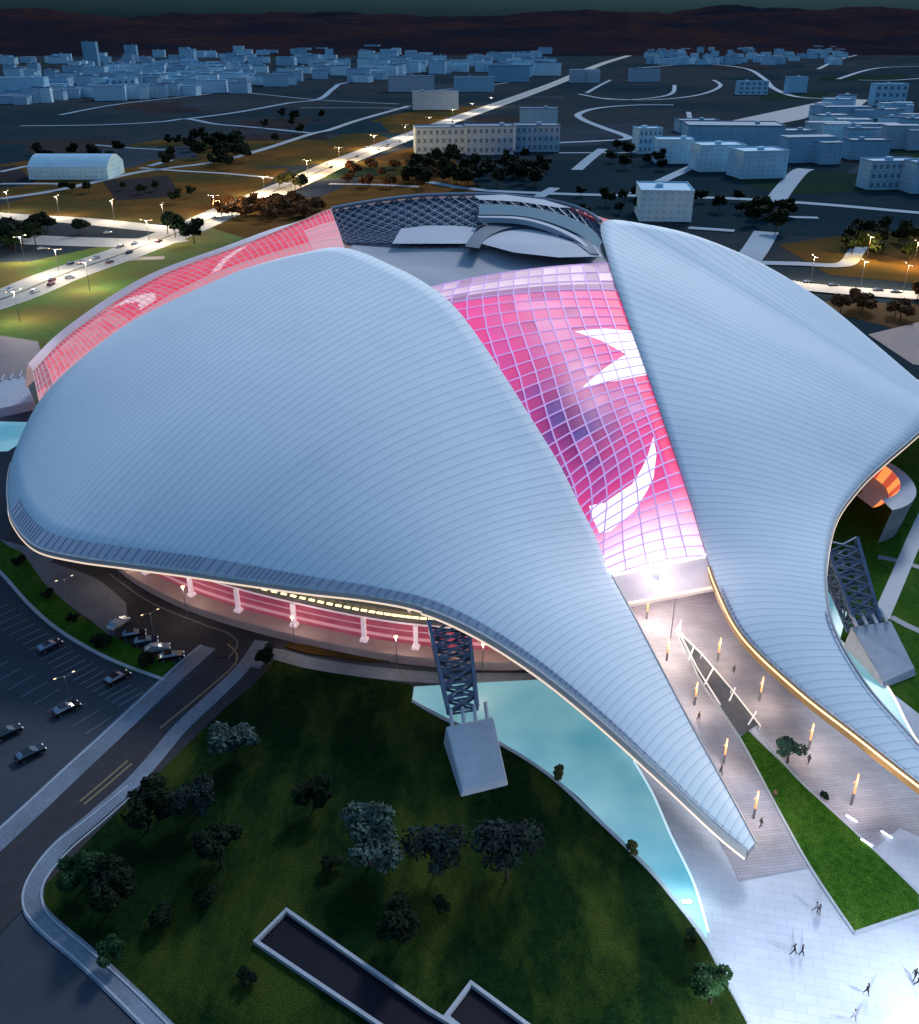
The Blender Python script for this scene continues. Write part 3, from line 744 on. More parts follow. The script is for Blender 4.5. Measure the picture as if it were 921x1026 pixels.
def foot(topq, label, rib_at):
    """sloping concrete anchor block: topq = four corners of the sloping top (world)"""
    c=sum(topq,Vector())/4; base_=Vector((c.x,c.y,0))
    t=thing('anchor_block',label,'concrete block',base_,0,'concrete anchor blocks of the lattice legs')
    mb=MB(); lo=[]
    for p in topq:
        q=p+(p-c)*.10; q.z=-.2; lo.append(q)
    vs=[p-base_ for p in topq]+[p-base_ for p in lo]
    bm=bmesh.new(); V=[bm.verts.new(v) for v in vs]
    for f in ((0,1,2,3),(0,4,5,1),(1,5,6,2),(2,6,7,3),(3,7,4,0)): bm.faces.new([V[i] for i in f])
    bmesh.ops.recalc_face_normals(bm,faces=bm.faces); bmesh.ops.bevel(bm,geom=bm.edges[:],offset=.12,segments=2,affect='EDGES')
    me=bpy.data.meshes.new('block_body'); bm.to_mesh(me); bm.free(); me.materials.append(M['concrete'])
    o=bpy.data.objects.new('block_body',me); COL.objects.link(o); o.parent=t
    a,b=topq[0]-base_,topq[1]-base_
    for k in range(4):
        p=a.lerp(b,(k+.5)/4); mb=MB(); mb.bar(p+Vector((0,-.4,.1)),p+Vector((-.2,2.6,.9)),.32,6); mb.build('anchor_sleeve',M['concrete'],t)
    return t
foot([at(447,728,3.6),at(494,718,3.6),at(507,781,.8),at(463,792,.8)],'pale sloping concrete block between the lawn and the left pool',None)
foot([at(853,628,4.6),at(893,622,5.0),at(917,670,1.2),at(886,684,.8)],'pale faceted concrete block beside the narrow pool at the right edge',None)

foot([at(-12,384,5.5),at(24,377,5.5),at(33,402,2.2),at(-12,412,2.2)],'pale sloping concrete block at the left edge, behind the end of the red band',None)
# ================================================================== GROUND
def flat(name,pts,z,m,thick=0,kind='structure',parent=None,smooth=0):
    P=[at(p[0],p[1],z) for p in pts]
    if smooth: P=cr(P+[P[0]],len(P)*smooth)[:-1]
    mb=MB(); mb.poly(P,thick=thick); o=mb.build(name,m,parent)
    if kind: o['kind']=kind
    return o
def ribbon(name,pts,width,z,m,kind='structure',n=10,thick=0,taper=None):
    P=cr([at(p[0],p[1],z) for p in pts],(len(pts)-1)*n) if n>1 else [at(p[0],p[1],z) for p in pts]
    mb=MB(); L=[];Rr=[]
    for k,p in enumerate(P):
        d=(P[min(k+1,len(P)-1)]-P[max(k-1,0)]); d.z=0; d.normalize(); nn=Vector((-d.y,d.x,0)); w=width/2 if not taper else (width+(taper-width)*k/(len(P)-1))/2
        L.append(p+nn*w); Rr.append(p-nn*w)
    for k in range(len(P)-1): 
        mb.add([Rr[k],Rr[k+1],L[k+1],L[k]],[(0,1,2,3)])
        if thick:
            T=Vector((0,0,thick)); mb.add([L[k],L[k+1],L[k+1]-T,L[k]-T,Rr[k],Rr[k+1],Rr[k+1]-T,Rr[k]-T],[(0,1,2,3),(7,6,5,4)])
    o=mb.build(name,m)
    if kind: o['kind']=kind
    return o,P
# terrain sheet to the horizon
mb=MB(); mb.add([(-14000,-600,-.35),(14000,-600,-.35),(14000,16000,-.35),(-14000,16000,-.35)],[(0,1,2,3)]); tag(mb.build('ground',M['field']),kind='structure')
# hills
def hills():
    nx,ny=260,60; vs=[];fs=[]
    from mathutils import noise
    for j in range(ny+1):
        y=3600+ (j/ny)**1.4*8000
        for i in range(nx+1):
            x=(-1+2*i/nx)*(3500+y*.9)
            s=min(1,max(0,(y-3600)/3200)); s=s*s*(3-2*s)
            h=(150+150*noise.noise(Vector((x*.00035,y*.0003,1.7)))+60*noise.noise(Vector((x*.0016,y*.0012,4)))+22*noise.noise(Vector((x*.006,y*.004,8))))*s
            h*=1.12; h*= .62+.38*min(1,(y-3600)/6000)
            vs.append((x,y,h-2))
    for j in range(ny):
        for i in range(nx): a=j*(nx+1)+i; fs.append((a,a+1,a+nx+2,a+nx+1))
    mb=MB(); mb.add(vs,fs); tag(mb.build('hills',M['hill'],smooth=True),kind='structure')
hills()
def grounds():
    # near ground
    flat('asphalt_ground',[(-260,430),(0,440),(60,520),(240,520),(420,600),(640,560),(660,700),(560,900),(300,1060),(180,1300),(-900,1300),(-700,640)],-.10,M['asphalt'])
    flat('lawn',[(262,648),(330,672),(413,686),(413,703),(447,722),(503,747),(550,777),(593,816),(643,864),(672,897),(708,945),(752,1023),(830,1200),(500,1300),(210,1130),(180,1052),(130,1002),(85,960),(46,927),(34,905),(38,880),(60,850),(95,820),(140,779),(180,732),(215,699),(244,670)],.02,M['lawn'])
    flat('lawn',[(760,520),(900,440),(1010,430),(1400,520),(1500,900),(1060,840),(921,770),(918,742),(886,684),(842,645),(838,600)],.02,M['lawnB'])
    flat('plaza',[(640,560),(720,560),(940,730),(1100,850),(1500,950),(1400,1300),(830,1300),(748,1024),(704,941),(690,884),(669,836),(651,795),(632,762),(560,700),(560,640)],.03,M['plaza'])
    # pools
    flat('pool_water',[(415,688),(480,684),(560,680),(600,690),(636,762),(654,795),(672,836),(695,884),(710,934),(707,941),(672,894),(643,861),(602,821),(580,799),(550,774),(503,744),(447,719),(413,701)],.10,M['water'])
    flat('pool_water',[(810,570),(827,590),(849,612),(842,640),(886,680),(917,737),(960,800),(940,800),(890,745),(845,700),(820,640)],.12,M['water'])
    ribbon('kerb',[(413,702),(447,721),(503,746),(550,776),(593,815),(643,863),(672,896),(708,944),(752,1024),(810,1130)],.55,.16,M['kerb'],thick=.3)
    ribbon('kerb',[(635,762),(654,795),(672,836),(695,884),(710,934)],.3,.18,mat('pool_edge_light',(.7,.8,.85),emit=(.6,.9,1),estr=.55),thick=.3)
    ribbon('kerb',[(842,643),(886,683),(917,739),(965,805)],.4,.18,M['softlight'],thick=.3)
    flat('pool_water',[(-60,421),(34,423),(30,438),(8,452),(-60,455)],.11,M['water'])
    # decks
    flat('walkway',[(600,600),(640,588),(712,588),(735,612),(684,618),(676,632),(700,680),(728,722),(752,760),(783,812),(812,869),(740,883),(730,860),(690,790),(640,700)],.08,M['deck'])
    flat('walkway',[(684,618),(735,612),(760,640),(830,700),(940,790),(1010,850),(1000,870),(902,829),(876,851),(834,812),(793,773),(758,727),(700,655),(682,632)],.10,M['deck'])
    # shade strip and stair pit
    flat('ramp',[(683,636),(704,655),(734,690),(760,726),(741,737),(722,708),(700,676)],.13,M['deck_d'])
    flat('lawn',[(742,738),(750,732),(793,774),(834,813),(876,852),(921,897),(921,908),(925,912),(856,933),(813,870),(780,810)],.16,M['lawnB'],thick=.1)
    ribbon('kerb',[(681,636),(700,678),(722,712),(742,740),(780,811),(813,870),(856,934)],.32,.22,M['kerb'],thick=.2,n=4)
    ribbon('kerb',[(856,934),(925,911)],.32,.22,M['kerb'],thick=.2,n=4)
    ribbon('kerb',[(758,728),(793,773),(834,812),(876,851),(926,899)],.32,.23,M['kerb'],thick=.2,n=4)
    # west forecourt, roads, verges
    flat('forecourt',[(0,540),(40,552),(110,572),(126,600),(128,622),(110,640),(92,622),(60,600),(28,572)],.027,M['paveg'])
    flat('asphalt_ground',[(60,470),(300,560),(300,645),(240,668),(205,650),(150,664),(108,638),(28,572),(0,545)],.008,M['asphalt_d'])
    flat('grass_verge',[(-60,500),(10,548),(22,553),(45,585),(75,612),(108,635),(150,655),(185,668),(168,684),(120,668),(60,632),(20,596),(0,574),(-50,530)],.05,M['lawnB'],thick=.1)
    ribbon('kerb',[(-70,520),(-30,548),(0,573),(30,606),(62,633),(110,660),(165,681)],.7,.16,M['kerb'],thick=.2)
    ribbon('road',[(70,552),(120,570),(160,600),(215,630),(245,652),(235,672),(195,705),(120,775),(60,830),(-40,930)],10.5,.035,M['asphalt_d'])
    ribbon('kerb',[(110,575),(150,603),(205,626),(228,634),(238,645),(228,660)],.35,.12,mat('brown_kerb',(.16,.13,.12)),thick=.2)
    ribbon('road_marking',[(160,730),(200,697),(233,668),(237,655),(228,645)],.35,.05,M['painty'])
    ribbon('road_marking',[(80,803),(105,782),(128,762)],.3,.052,M['painty'],n=2)
    ribbon('road_marking',[(84,806),(109,785),(132,765)],.3,.052,M['painty'],n=2)
    # footpaths
    ribbon('footpath',[(208,648),(185,668),(150,700),(110,738),(70,775),(20,822),(-60,895)],3.6,.06,M['pave'],thick=.15,n=6)
    ribbon('kerb',[(202,646),(180,664),(146,696),(106,733),(66,769),(15,816),(-65,888)],.3,.10,M['kerb'],thick=.2,n=6)
    ribbon('footpath',[(262,642),(244,668),(215,697),(180,730),(140,777),(95,818),(60,848),(38,878),(33,905),(46,925),(85,958),(130,1000),(180,1050),(240,1110)],2.6,.06,M['pave'],thick=.15,n=6)
    ribbon('kerb',[(140,790),(104,822),(68,853),(45,882),(42,902),(52,920),(92,954),(138,996),(188,1046)],.22,.16,M['kerb'],thick=.2,n=6)
    ribbon('kerb',[(128,787),(85,822),(52,848),(28,880),(23,906),(38,929),(78,963),(122,1005),(172,1056)],.25,.12,M['kerb'],thick=.2,n=6)
    ribbon('footpath',[(252,668),(270,655),(310,664),(360,672),(420,678),(480,680),(560,678),(620,660)],3.2,.07,M['pave'],thick=.15)
    flat('plant_bed',[(290,643),(330,650),(400,656),(405,662),(370,663),(310,655),(285,648)],.2,M['soil'],thick=.15)
    # parking bays
    for k in range(22):
        t=k/21; x=10+t*135; y=598+t*88+18*math.sin(t*math.pi)*.3; 
        a=at(x,y+6,0); d=(at(150,690)-at(10,600)); d.normalize(); nn=Vector((-d.y,d.x,0))*(-1)
        mb=MB(); p=a+nn*.2; q2=a+nn*5.2; w=d*.08
        z=Vector((0,0,-.07)); mb.add([p-w+z,p+w+z,q2+w+z,q2-w+z],[(0,1,2,3)]); o=mb.build('parking_line',M['paint']); o['kind']='structure'
    for k in range(9):
        t=k/8; a=at(130+t*60,612+t*34,0); d=(at(190,646)-at(130,612)).normalized(); nn=Vector((d.y,-d.x,0))
        mb=MB(); w=d*.07; z=Vector((0,0,-.07)); mb.add([a-w+z,a+w+z,a+nn*5+w+z,a+nn*5-w+z],[(3,2,1,0)]); o=mb.build('parking_line',M['paint']); o['kind']='structure'
    for k in range(12):
        a=at(-5+k*13,655+k*7,0); d=(at(150,740)-at(0,655)).normalized(); nn=Vector((d.y,-d.x,0))
        mb=MB(); w=d*.06; z=Vector((0,0,-.07)); mb.add([a-w+z,a+w+z,a+nn*5+w+z,a+nn*5-w+z],[(3,2,1,0)]); o=mb.build('parking_line',M['paint']); o['kind']='structure'
    # east side path
    ribbon('footpath',[(883,618),(903,572),(921,530),(945,480),(975,430)],3.0,.10,mat('white_path',(.55,.56,.58),(.48,.5,.52),.4),thick=.15,n=4)
    ribbon('footpath',[(880,558),(900,562),(960,580)],1.6,.08,M['pave'],thick=.15,n=4)
    ribbon('footpath',[(893,618),(921,632),(990,660)],1.6,.08,M['pave'],thick=.15,n=4)
grounds()

# far fields and roads
def fars():
    Z=-.25
    def fl(n,p,m,z=0): flat(n,p,Z+z,m)
    fl('field',[(-400,270),(30,262),(150,236),(230,222),(335,205),(330,420),(30,420),(-400,520)],M['lawnC'])
    fl('field',[(-200,300),(0,318),(60,322),(150,268),(40,300)],M['lawnC'],.01)
    fl('field',[(0,205),(140,170),(290,168),(240,205),(190,226),(130,222),(0,212)],M['fieldo'])
    fl('field',[(0,165),(160,140),(330,140),(380,118),(430,108),(500,105),(420,128),(320,164),(180,172),(60,195),(0,200)],M['fieldo'],.02)
    fl('field',[(205,226),(300,190),(350,165),(440,140),(480,190),(460,205),(330,214),(250,240)],M['fieldo'],.03)
    fl('field',[(560,160),(900,165),(1100,200),(1100,245),(860,240),(760,232),(600,215),(480,196),(470,170)],M['fieldd'],.0)
    fl('field',[(780,245),(870,232),(1100,235),(1100,288),(921,284),(830,275)],M['fieldo'],.02)
    fl('field',[(780,300),(1100,310),(1300,420),(1100,440),(900,330)],M['soil'],.02)
    fl('forecourt',[(870,335),(940,318),(1100,330),(1100,390),(915,365)],mat('pink_paving',(.20,.13,.12),(.15,.10,.10),.1),.03)
    fl('forecourt',[(-200,380),(-200,335),(0,336),(38,342),(45,365),(20,392)],mat('pink_grey_paving',(.26,.19,.19),(.2,.15,.16),.1),.03)
    fl('field',[(-60,402),(0,385),(34,378),(40,430),(0,560),(-120,560)],M['asphalt'],.06)
    fl('field',[(690,130),(840,98),(870,100),(860,108),(760,128),(720,132)],mat('grey_lot',(.10,.14,.19),(.08,.115,.16),.02),.05)
    z=Z+.12
    hw=[(-120,336),(0,300),(60,276),(120,255),(180,232),(240,206),(300,181),(340,163),(400,140),(460,118),(520,97),(560,82),(590,69),(615,60),(650,50)]
    ribbon('highway',hw,24,z,M['road'])
    o,P=ribbon('highway_median',hw,1.6,z+.1,mat('median_strip',(.06,.06,.05),(.09,.08,.06),.2))
    ribbon('highway',[(-150,205),(0,216),(80,221),(130,226),(170,230),(190,232)],17,z+.03,M['road'])
    ribbon('road',[(-30,236),(30,240),(80,242),(140,243),(180,238)],22,z+.01,M['road'])
    ribbon('road',[(-140,345),(0,306),(60,282),(115,262),(165,258)],7,z-.05,mat('pink_service_road',(.24,.18,.15),(.2,.15,.13),.05))
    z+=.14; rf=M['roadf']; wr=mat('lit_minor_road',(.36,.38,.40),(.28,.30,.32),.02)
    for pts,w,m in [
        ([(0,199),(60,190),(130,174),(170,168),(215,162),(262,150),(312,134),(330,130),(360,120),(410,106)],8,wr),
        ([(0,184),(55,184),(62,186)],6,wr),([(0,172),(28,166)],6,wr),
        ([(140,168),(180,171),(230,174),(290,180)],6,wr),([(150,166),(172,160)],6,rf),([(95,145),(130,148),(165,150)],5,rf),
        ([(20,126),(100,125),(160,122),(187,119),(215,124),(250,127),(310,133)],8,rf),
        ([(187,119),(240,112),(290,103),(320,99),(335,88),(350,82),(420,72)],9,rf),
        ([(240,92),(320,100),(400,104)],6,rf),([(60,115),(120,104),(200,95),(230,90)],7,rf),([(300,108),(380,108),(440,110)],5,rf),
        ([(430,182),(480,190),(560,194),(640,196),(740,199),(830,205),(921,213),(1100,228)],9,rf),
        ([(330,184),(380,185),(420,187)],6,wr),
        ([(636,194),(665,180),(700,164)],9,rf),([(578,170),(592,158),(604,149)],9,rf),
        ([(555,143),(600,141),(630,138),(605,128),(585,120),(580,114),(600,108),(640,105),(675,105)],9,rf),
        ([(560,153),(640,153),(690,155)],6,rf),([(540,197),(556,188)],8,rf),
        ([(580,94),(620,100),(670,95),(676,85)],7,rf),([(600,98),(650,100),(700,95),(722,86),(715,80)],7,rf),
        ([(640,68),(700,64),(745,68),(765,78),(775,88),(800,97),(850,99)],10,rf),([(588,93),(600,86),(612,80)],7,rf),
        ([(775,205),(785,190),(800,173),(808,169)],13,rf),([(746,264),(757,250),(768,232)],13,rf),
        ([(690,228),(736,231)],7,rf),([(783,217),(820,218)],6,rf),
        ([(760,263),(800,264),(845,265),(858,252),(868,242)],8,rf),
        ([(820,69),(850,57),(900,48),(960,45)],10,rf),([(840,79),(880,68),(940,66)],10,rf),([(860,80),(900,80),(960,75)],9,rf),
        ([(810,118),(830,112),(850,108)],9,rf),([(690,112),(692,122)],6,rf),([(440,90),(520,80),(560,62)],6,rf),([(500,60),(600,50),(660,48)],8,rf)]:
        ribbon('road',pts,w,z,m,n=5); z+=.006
    ribbon('highway',[(760,278),(800,286),(850,291),(921,296),(1100,310)],14,z+.03,M['road'])
    rnd=random.Random(5)
    pm=[mat('parcel_brown',(.050,.040,.038),(.030,.028,.032),.01,rough=1,spec=0),mat('parcel_teal',(.020,.044,.056),(.014,.030,.040),.01,rough=1,spec=0),mat('parcel_slate',(.050,.062,.078),(.036,.046,.060),.01,rough=1,spec=0),mat('parcel_green',(.024,.044,.028),(.016,.032,.024),.01,rough=1,spec=0)]  # parcel colours lightened to carry the distant haze
    for k in range(90):
        x=rnd.uniform(-80,1000); y=58+150*rnd.random()**1.5
        if 330<x<620 and y>150: continue
        w=rnd.uniform(25,90)*(.4+y/150); h=(y-40)*rnd.uniform(.06,.16); sk=rnd.uniform(-.8,.8)*h*3
        fl('field',[(x,y),(x+w,y-h*.2),(x+w+sk,y-h),(x+sk,y-h*.8)],rnd.choice(pm),.034+.0009*k)
    # lane paint on the lit highway
    for off in (-8.2,-4.4,4.4,8.2):
        mb=MB()
        for k in range(2,92):
            a=P[k]; d=(P[k+1]-P[k-1]).normalized(); nn=Vector((-d.y,d.x,0)); L=min((P[k+1]-P[k]).length*.5,14); p=a+nn*off+Vector((0,0,.06)); w=nn*.16
            mb.add([p-w,p-w+d*L,p+w+d*L,p+w],[(0,1,2,3)])
        o=mb.build('road_marking',M['paint']); o['kind']='structure'
    return P
HW=fars()

# ================================================================== TREES
def make_tree(name,leaf,h=7,cr_=3.2,n=900,ls=.42,seed=1,blobs=9,squash=.8,trunk=.22):
    rnd=random.Random(seed); t=thing(name,'tree','tree')
    mb=MB(); th=h*.42
    mb.bar((0,0,-.1),(.1,.05,th),trunk,7,trunk*.6)
    cs=[]
    for k in range(blobs):
        a=rnd.uniform(0,2*math.pi); rr=cr_*rnd.uniform(.15,.72); z=h*rnd.uniform(.45,.85)
        c=Vector((rr*math.cos(a),rr*math.sin(a),z)); cs.append((c,cr_*rnd.uniform(.28,.48)))
        mb.bar((.1,.05,th*rnd.uniform(.7,1)),c,trunk*.4,5,trunk*.12)
    mb.build('trunk',M['bark'],t)
    lb=MB()
    for k in range(n):
        c,r=rnd.choice(cs); 
        while True:
            v=Vector((rnd.uniform(-1,1),rnd.uniform(-1,1),rnd.uniform(-1,1)))
            if .35<v.length<1: break
        v=v.normalized()*v.length**.5
        p=c+Vector((v.x*r,v.y*r,v.z*r*squash))
        u=Vector((rnd.uniform(-1,1),rnd.uniform(-1,1),rnd.uniform(-.6,.6))).normalized(); w=u.cross(v+Vector((.01,.02,.5))).normalized()
        s=ls*rnd.uniform(.6,1.3); lb.add([p-u*s,p-w*s*.6,p+u*s,p+w*s*.6],[(0,1,2,3)])
    lb.build('crown',leaf,t); register(t); return t
VAR={}
def proto(key,*a,**k):
    VAR[key]=[make_tree(a[0],a[1],seed=s,**k) for s in (3,8)]
PROTO_USED={}
def place_tree(key,x,y,scale,label,group=None,name=None):
    v=random.randrange(2); src=VAR[key][v]
    if not PROTO_USED.get((key,v)): PROTO_USED[(key,v)]=1; o=src
    else: o=copy_tree(src)
    p=at(x,y,0); o.location=(p.x,p.y,-.05 if p.y<300 else -.3); o.rotation_euler=(0,0,random.uniform(0,6.28)); o.scale=(scale,)*3
    o['label']=label
    if group: o['group']=group
    elif 'group' in o: del o['group']
    return o
proto('pale','tree',M['leaf_pale'],n=2200,ls=.34,blobs=14,cr_=4.2,h=7.5)
proto('grey','tree',M['leaf_grey'],n=2200,ls=.34,blobs=14,cr_=4.2,h=8)
proto('dark','tree',M['leaf_dark'],n=2000,ls=.36,blobs=12,cr_=3.6,h=7)
proto('mid','tree',M['leaf_mid'],n=1800,ls=.34,blobs=10,cr_=3.2,h=6)
proto('fresh','tree',M['leaf_fresh'],n=1500,ls=.26,blobs=9,cr_=2.4,h=4.5)
proto('bush','shrub',M['leaf_dark'],n=900,ls=.26,blobs=8,cr_=1.7,h=2.2)
proto('olive','tree',M['leaf_olive'],n=900,ls=.26,blobs=7,cr_=1.3,h=3.2)
proto('fard','tree',M['leaf_dark'],n=420,ls=.95,blobs=9,cr_=4.2,h=8.5)
proto('farr','tree',M['leaf_rust'],n=420,ls=.95,blobs=9,cr_=4.6,h=7)
proto('faro','tree',M['leaf_olive'],n=420,ls=.95,blobs=9,cr_=4.4,h=8)
for k,x,y,s,l in [
 ('pale',236,765,.95,'silvery round tree on the lawn nearest the curved road'),
 ('pale',371,868,1.15,'largest silvery tree, in the middle of the lawn'),
 ('grey',438,872,.95,'grey-green tree just right of the large silvery one'),
 ('grey',508,880,1.1,'tall grey-green tree below the pale anchor block'),
 ('dark',315,810,.75,'small dark tree between the two silvery trees'),
 ('dark',150,830,1.05,'dark tree spreading over the end of the footpath'),
 ('mid',88,888,1.0,'green tree filling the corner of the bent footpath'),
 ('dark',112,912,.95,'dark tree just inside the footpath corner'),
 ('dark',222,868,1.0,'dark tree above the dark sunken court'),
 ('grey',195,820,.8,'grey tree near the top of the bright grass patch'),
 ('dark',402,945,.85,'dark tree standing right of the sunken court'),
 ('mid',712,1005,.9,'green tree near the foot of the lawn beside the plaza edge'),
 ('mid',110,965,.6,'small green tree against the lower footpath'),
 ('fresh',789,765,1.0,'fresh green tree on the grass wedge between the decks'),
 ('dark',268,668,.55,'small dark tree at the bend of the road'),
 ('olive',557,782,.9,'little olive tree on the pool edge'),
 ('olive',632,858,.8,'tiny olive tree near the lower pool edge')]:
    place_tree(k,x,y,s,l)
for x,y,s,l in [(333,872,.9,'round shrub under the largest silvery tree'),(166,925,1.1,'round shrub on the bright grass left of the court'),(208,905,1.0,'round shrub above the bright grass'),(245,985,.8,'low shrub left of the sunken court'),
   (48,598,.8,'shrub in the green verge, nearest the roof'),(75,622,.8,'second shrub along the green verge'),(104,648,1.2,'third shrub along the green verge'),(145,668,1.1,'shrub at the far end of the green verge'),(20,565,.9,'shrub under the left roof edge'),
   (440,912,.8,'shrub below the grey-green tree'),(690,940,.6,'shrub at the lawn edge by the pool tip'),(825,800,.45,'shrub on the upper kerb of the grass wedge')]:
    place_tree('bush',x,y,s,l)
def scatter(key,n,box,s0,s1,label,group):
    for _ in range(n):
        x=random.uniform(box[0],box[2]); y=random.uniform(box[1],box[3])
        place_tree(key,x,y,random.uniform(s0,s1)*1.35,label,group)
scatter('fard',8,(0,236,38,256),.9,1.2,'dark tree in the clump by the road at the left edge','trees clumped at the left edge')
scatter('fard',3,(38,228,62,240),.8,1.1,'dark tree between the road fork and the verge','trees by the road fork')
scatter('fard',2,(80,232,86,238),.6,.8,'small dark tree beside the slip road','trees beside the slip road')
scatter('fard',3,(160,232,200,244),.9,1.3,'dark tree beside the highway close to the roof rim','trees between highway and roof rim')
scatter('farr',34,(215,205,330,222),.6,1.0,'rusty bushy tree between the highway and the roof','rusty trees behind the roof')
scatter('farr',26,(345,165,440,188),.6,1.0,'rusty tree lit by the highway lamps','rusty trees lit by the highway')
scatter('faro',4,(280,185,310,192),.8,1.1,'olive tree at the near edge of the highway','olive trees by the highway')
scatter('fard',46,(410,160,560,190),.8,1.25,'dark tree in the belt behind the roof crown','dark tree belt behind the crown')
scatter('fard',14,(610,150,690,172),.7,1.1,'dark tree below the two blue-white blocks','dark trees below the blue-white blocks')
scatter('fard',16,(560,195,760,218),.6,1.0,'dark tree beyond the right shell','dark trees beyond the right shell')
scatter('fard',8,(750,212,790,240),.9,1.2,'dark tree by the pale side street','dark trees by the side street')
scatter('fard',14,(850,232,921,262),.7,1.1,'dark tree around the lit orange corner','dark trees by the orange light')
scatter('fard',30,(165,140,245,170),.8,1.3,'dark tree on the brown field left of the highway','dark trees on the brown field')
scatter('fard',8,(265,118,330,146),.8,1.2,'dark tree beside the minor road crossing','dark trees at the minor crossing')
scatter('fard',10,(20,150,120,165),.8,1.1,'dark tree behind the arched hall','dark trees behind the arched hall')
scatter('fard',10,(40,190,200,204),.5,.8,'low dark bush on the brown field above the junction','low bushes above the junction')
scatter('farr',6,(840,300,921,330),.6,.9,'rusty bush below the right-hand highway','rusty bushes by the right highway')
for v in VAR.values():
    for o in v:
        if not o.get('group') and o['label']=='tree':
            for c in children(o): bpy.data.objects.remove(c)
            bpy.data.objects.remove(o)

# ================================================================== BUILDINGS
def building(px,py,wpx,hpx,dep,label,yaw=0,mi=0,name='apartment_building',cat='building',group=None,windows=0,kind='flat',far=False):
    p=at(px,py,-.3); s=ppm(py); w=wpx/s; h=hpx/s*1.08
    t=thing(name,label,cat,(p.x,p.y+dep*.5,-.3),yaw,group)
    wm=(M['blockfar'] if far else M['block'])[mi%3 if far else mi]; rm=M['roofflat'][mi%4]
    mb=MB()
    if kind=='flat':
        mb.box((0,0,h/2),(w,dep,h)); 
        mb.build('wall',wm,t)
        rb=MB(); pw=.5
        rb.box((0,0,h+.25),(w+.4,dep+.4,.5))
        rb.box((0,-dep/2,h+.9),(w+.4,.4,.8)); rb.box((0,dep/2,h+.9),(w+.4,.4,.8)); rb.box((w/2,0,h+.9),(.4,dep-.5,.8)); rb.box((-w/2,0,h+.9),(.4,dep-.5,.8))
        r=rb.build('roof',rm,t)
        if w>14: 
            ub=MB(); ub.box((w*random.uniform(-.3,.3),0,h+1.6),(4,4,2.2)); ub.build('roof_hut',wm,r)
    elif kind=='arch':
        n=10; vs=[]
        for x in (-w/2,w/2):
            for k in range(n+1):
                a=k/n; vs.append((x,-dep/2+dep*a,h*.55+h*.45*math.sin(math.pi*a)))
        mb.add(vs,[(k,k+1,n+2+k,n+1+k) for k in range(n)]); rr=mb.build('roof',rm,t)
        m2=MB(); m2.box((0,0,h*.275),(w-.3,dep-.3,h*.55)); m2.add([v for v in vs[:n+1]],[tuple(range(n,-1,-1))]); m2.add([v for v in vs[n+1:]],[tuple(range(n+1))]); m2.build('wall',wm,t)
    elif kind=='lshape':
        mb.box((0,0,h/2),(w,dep*.55,h)); mb.box((w*.28,-dep*.48,h*.42),(w*.42,dep*.42,h*.84)); mb.build('wall',wm,t)
        rb=MB(); rb.box((0,0,h+.3),(w+.5,dep*.55+.5,.6)); rb.box((w*.28,-dep*.48,h*.84+.3),(w*.42+.4,dep*.42+.4,.6)); rb.build('roof',rm,t)
    if windows:
        n=min(windows,int(w/4)); fl=max(1,min(3,int(h/3.6)))
        for i in range(n):
            for f in range(fl):
                wb=MB(); wb.box((-w/2+w*(i+.5)/n,-dep/2-(dep*.0)-.02,h*(f+.55)/fl),(w/n*.45,.15,h/fl*.45)); wb.build('window',M['windowglass'],t)
    return t
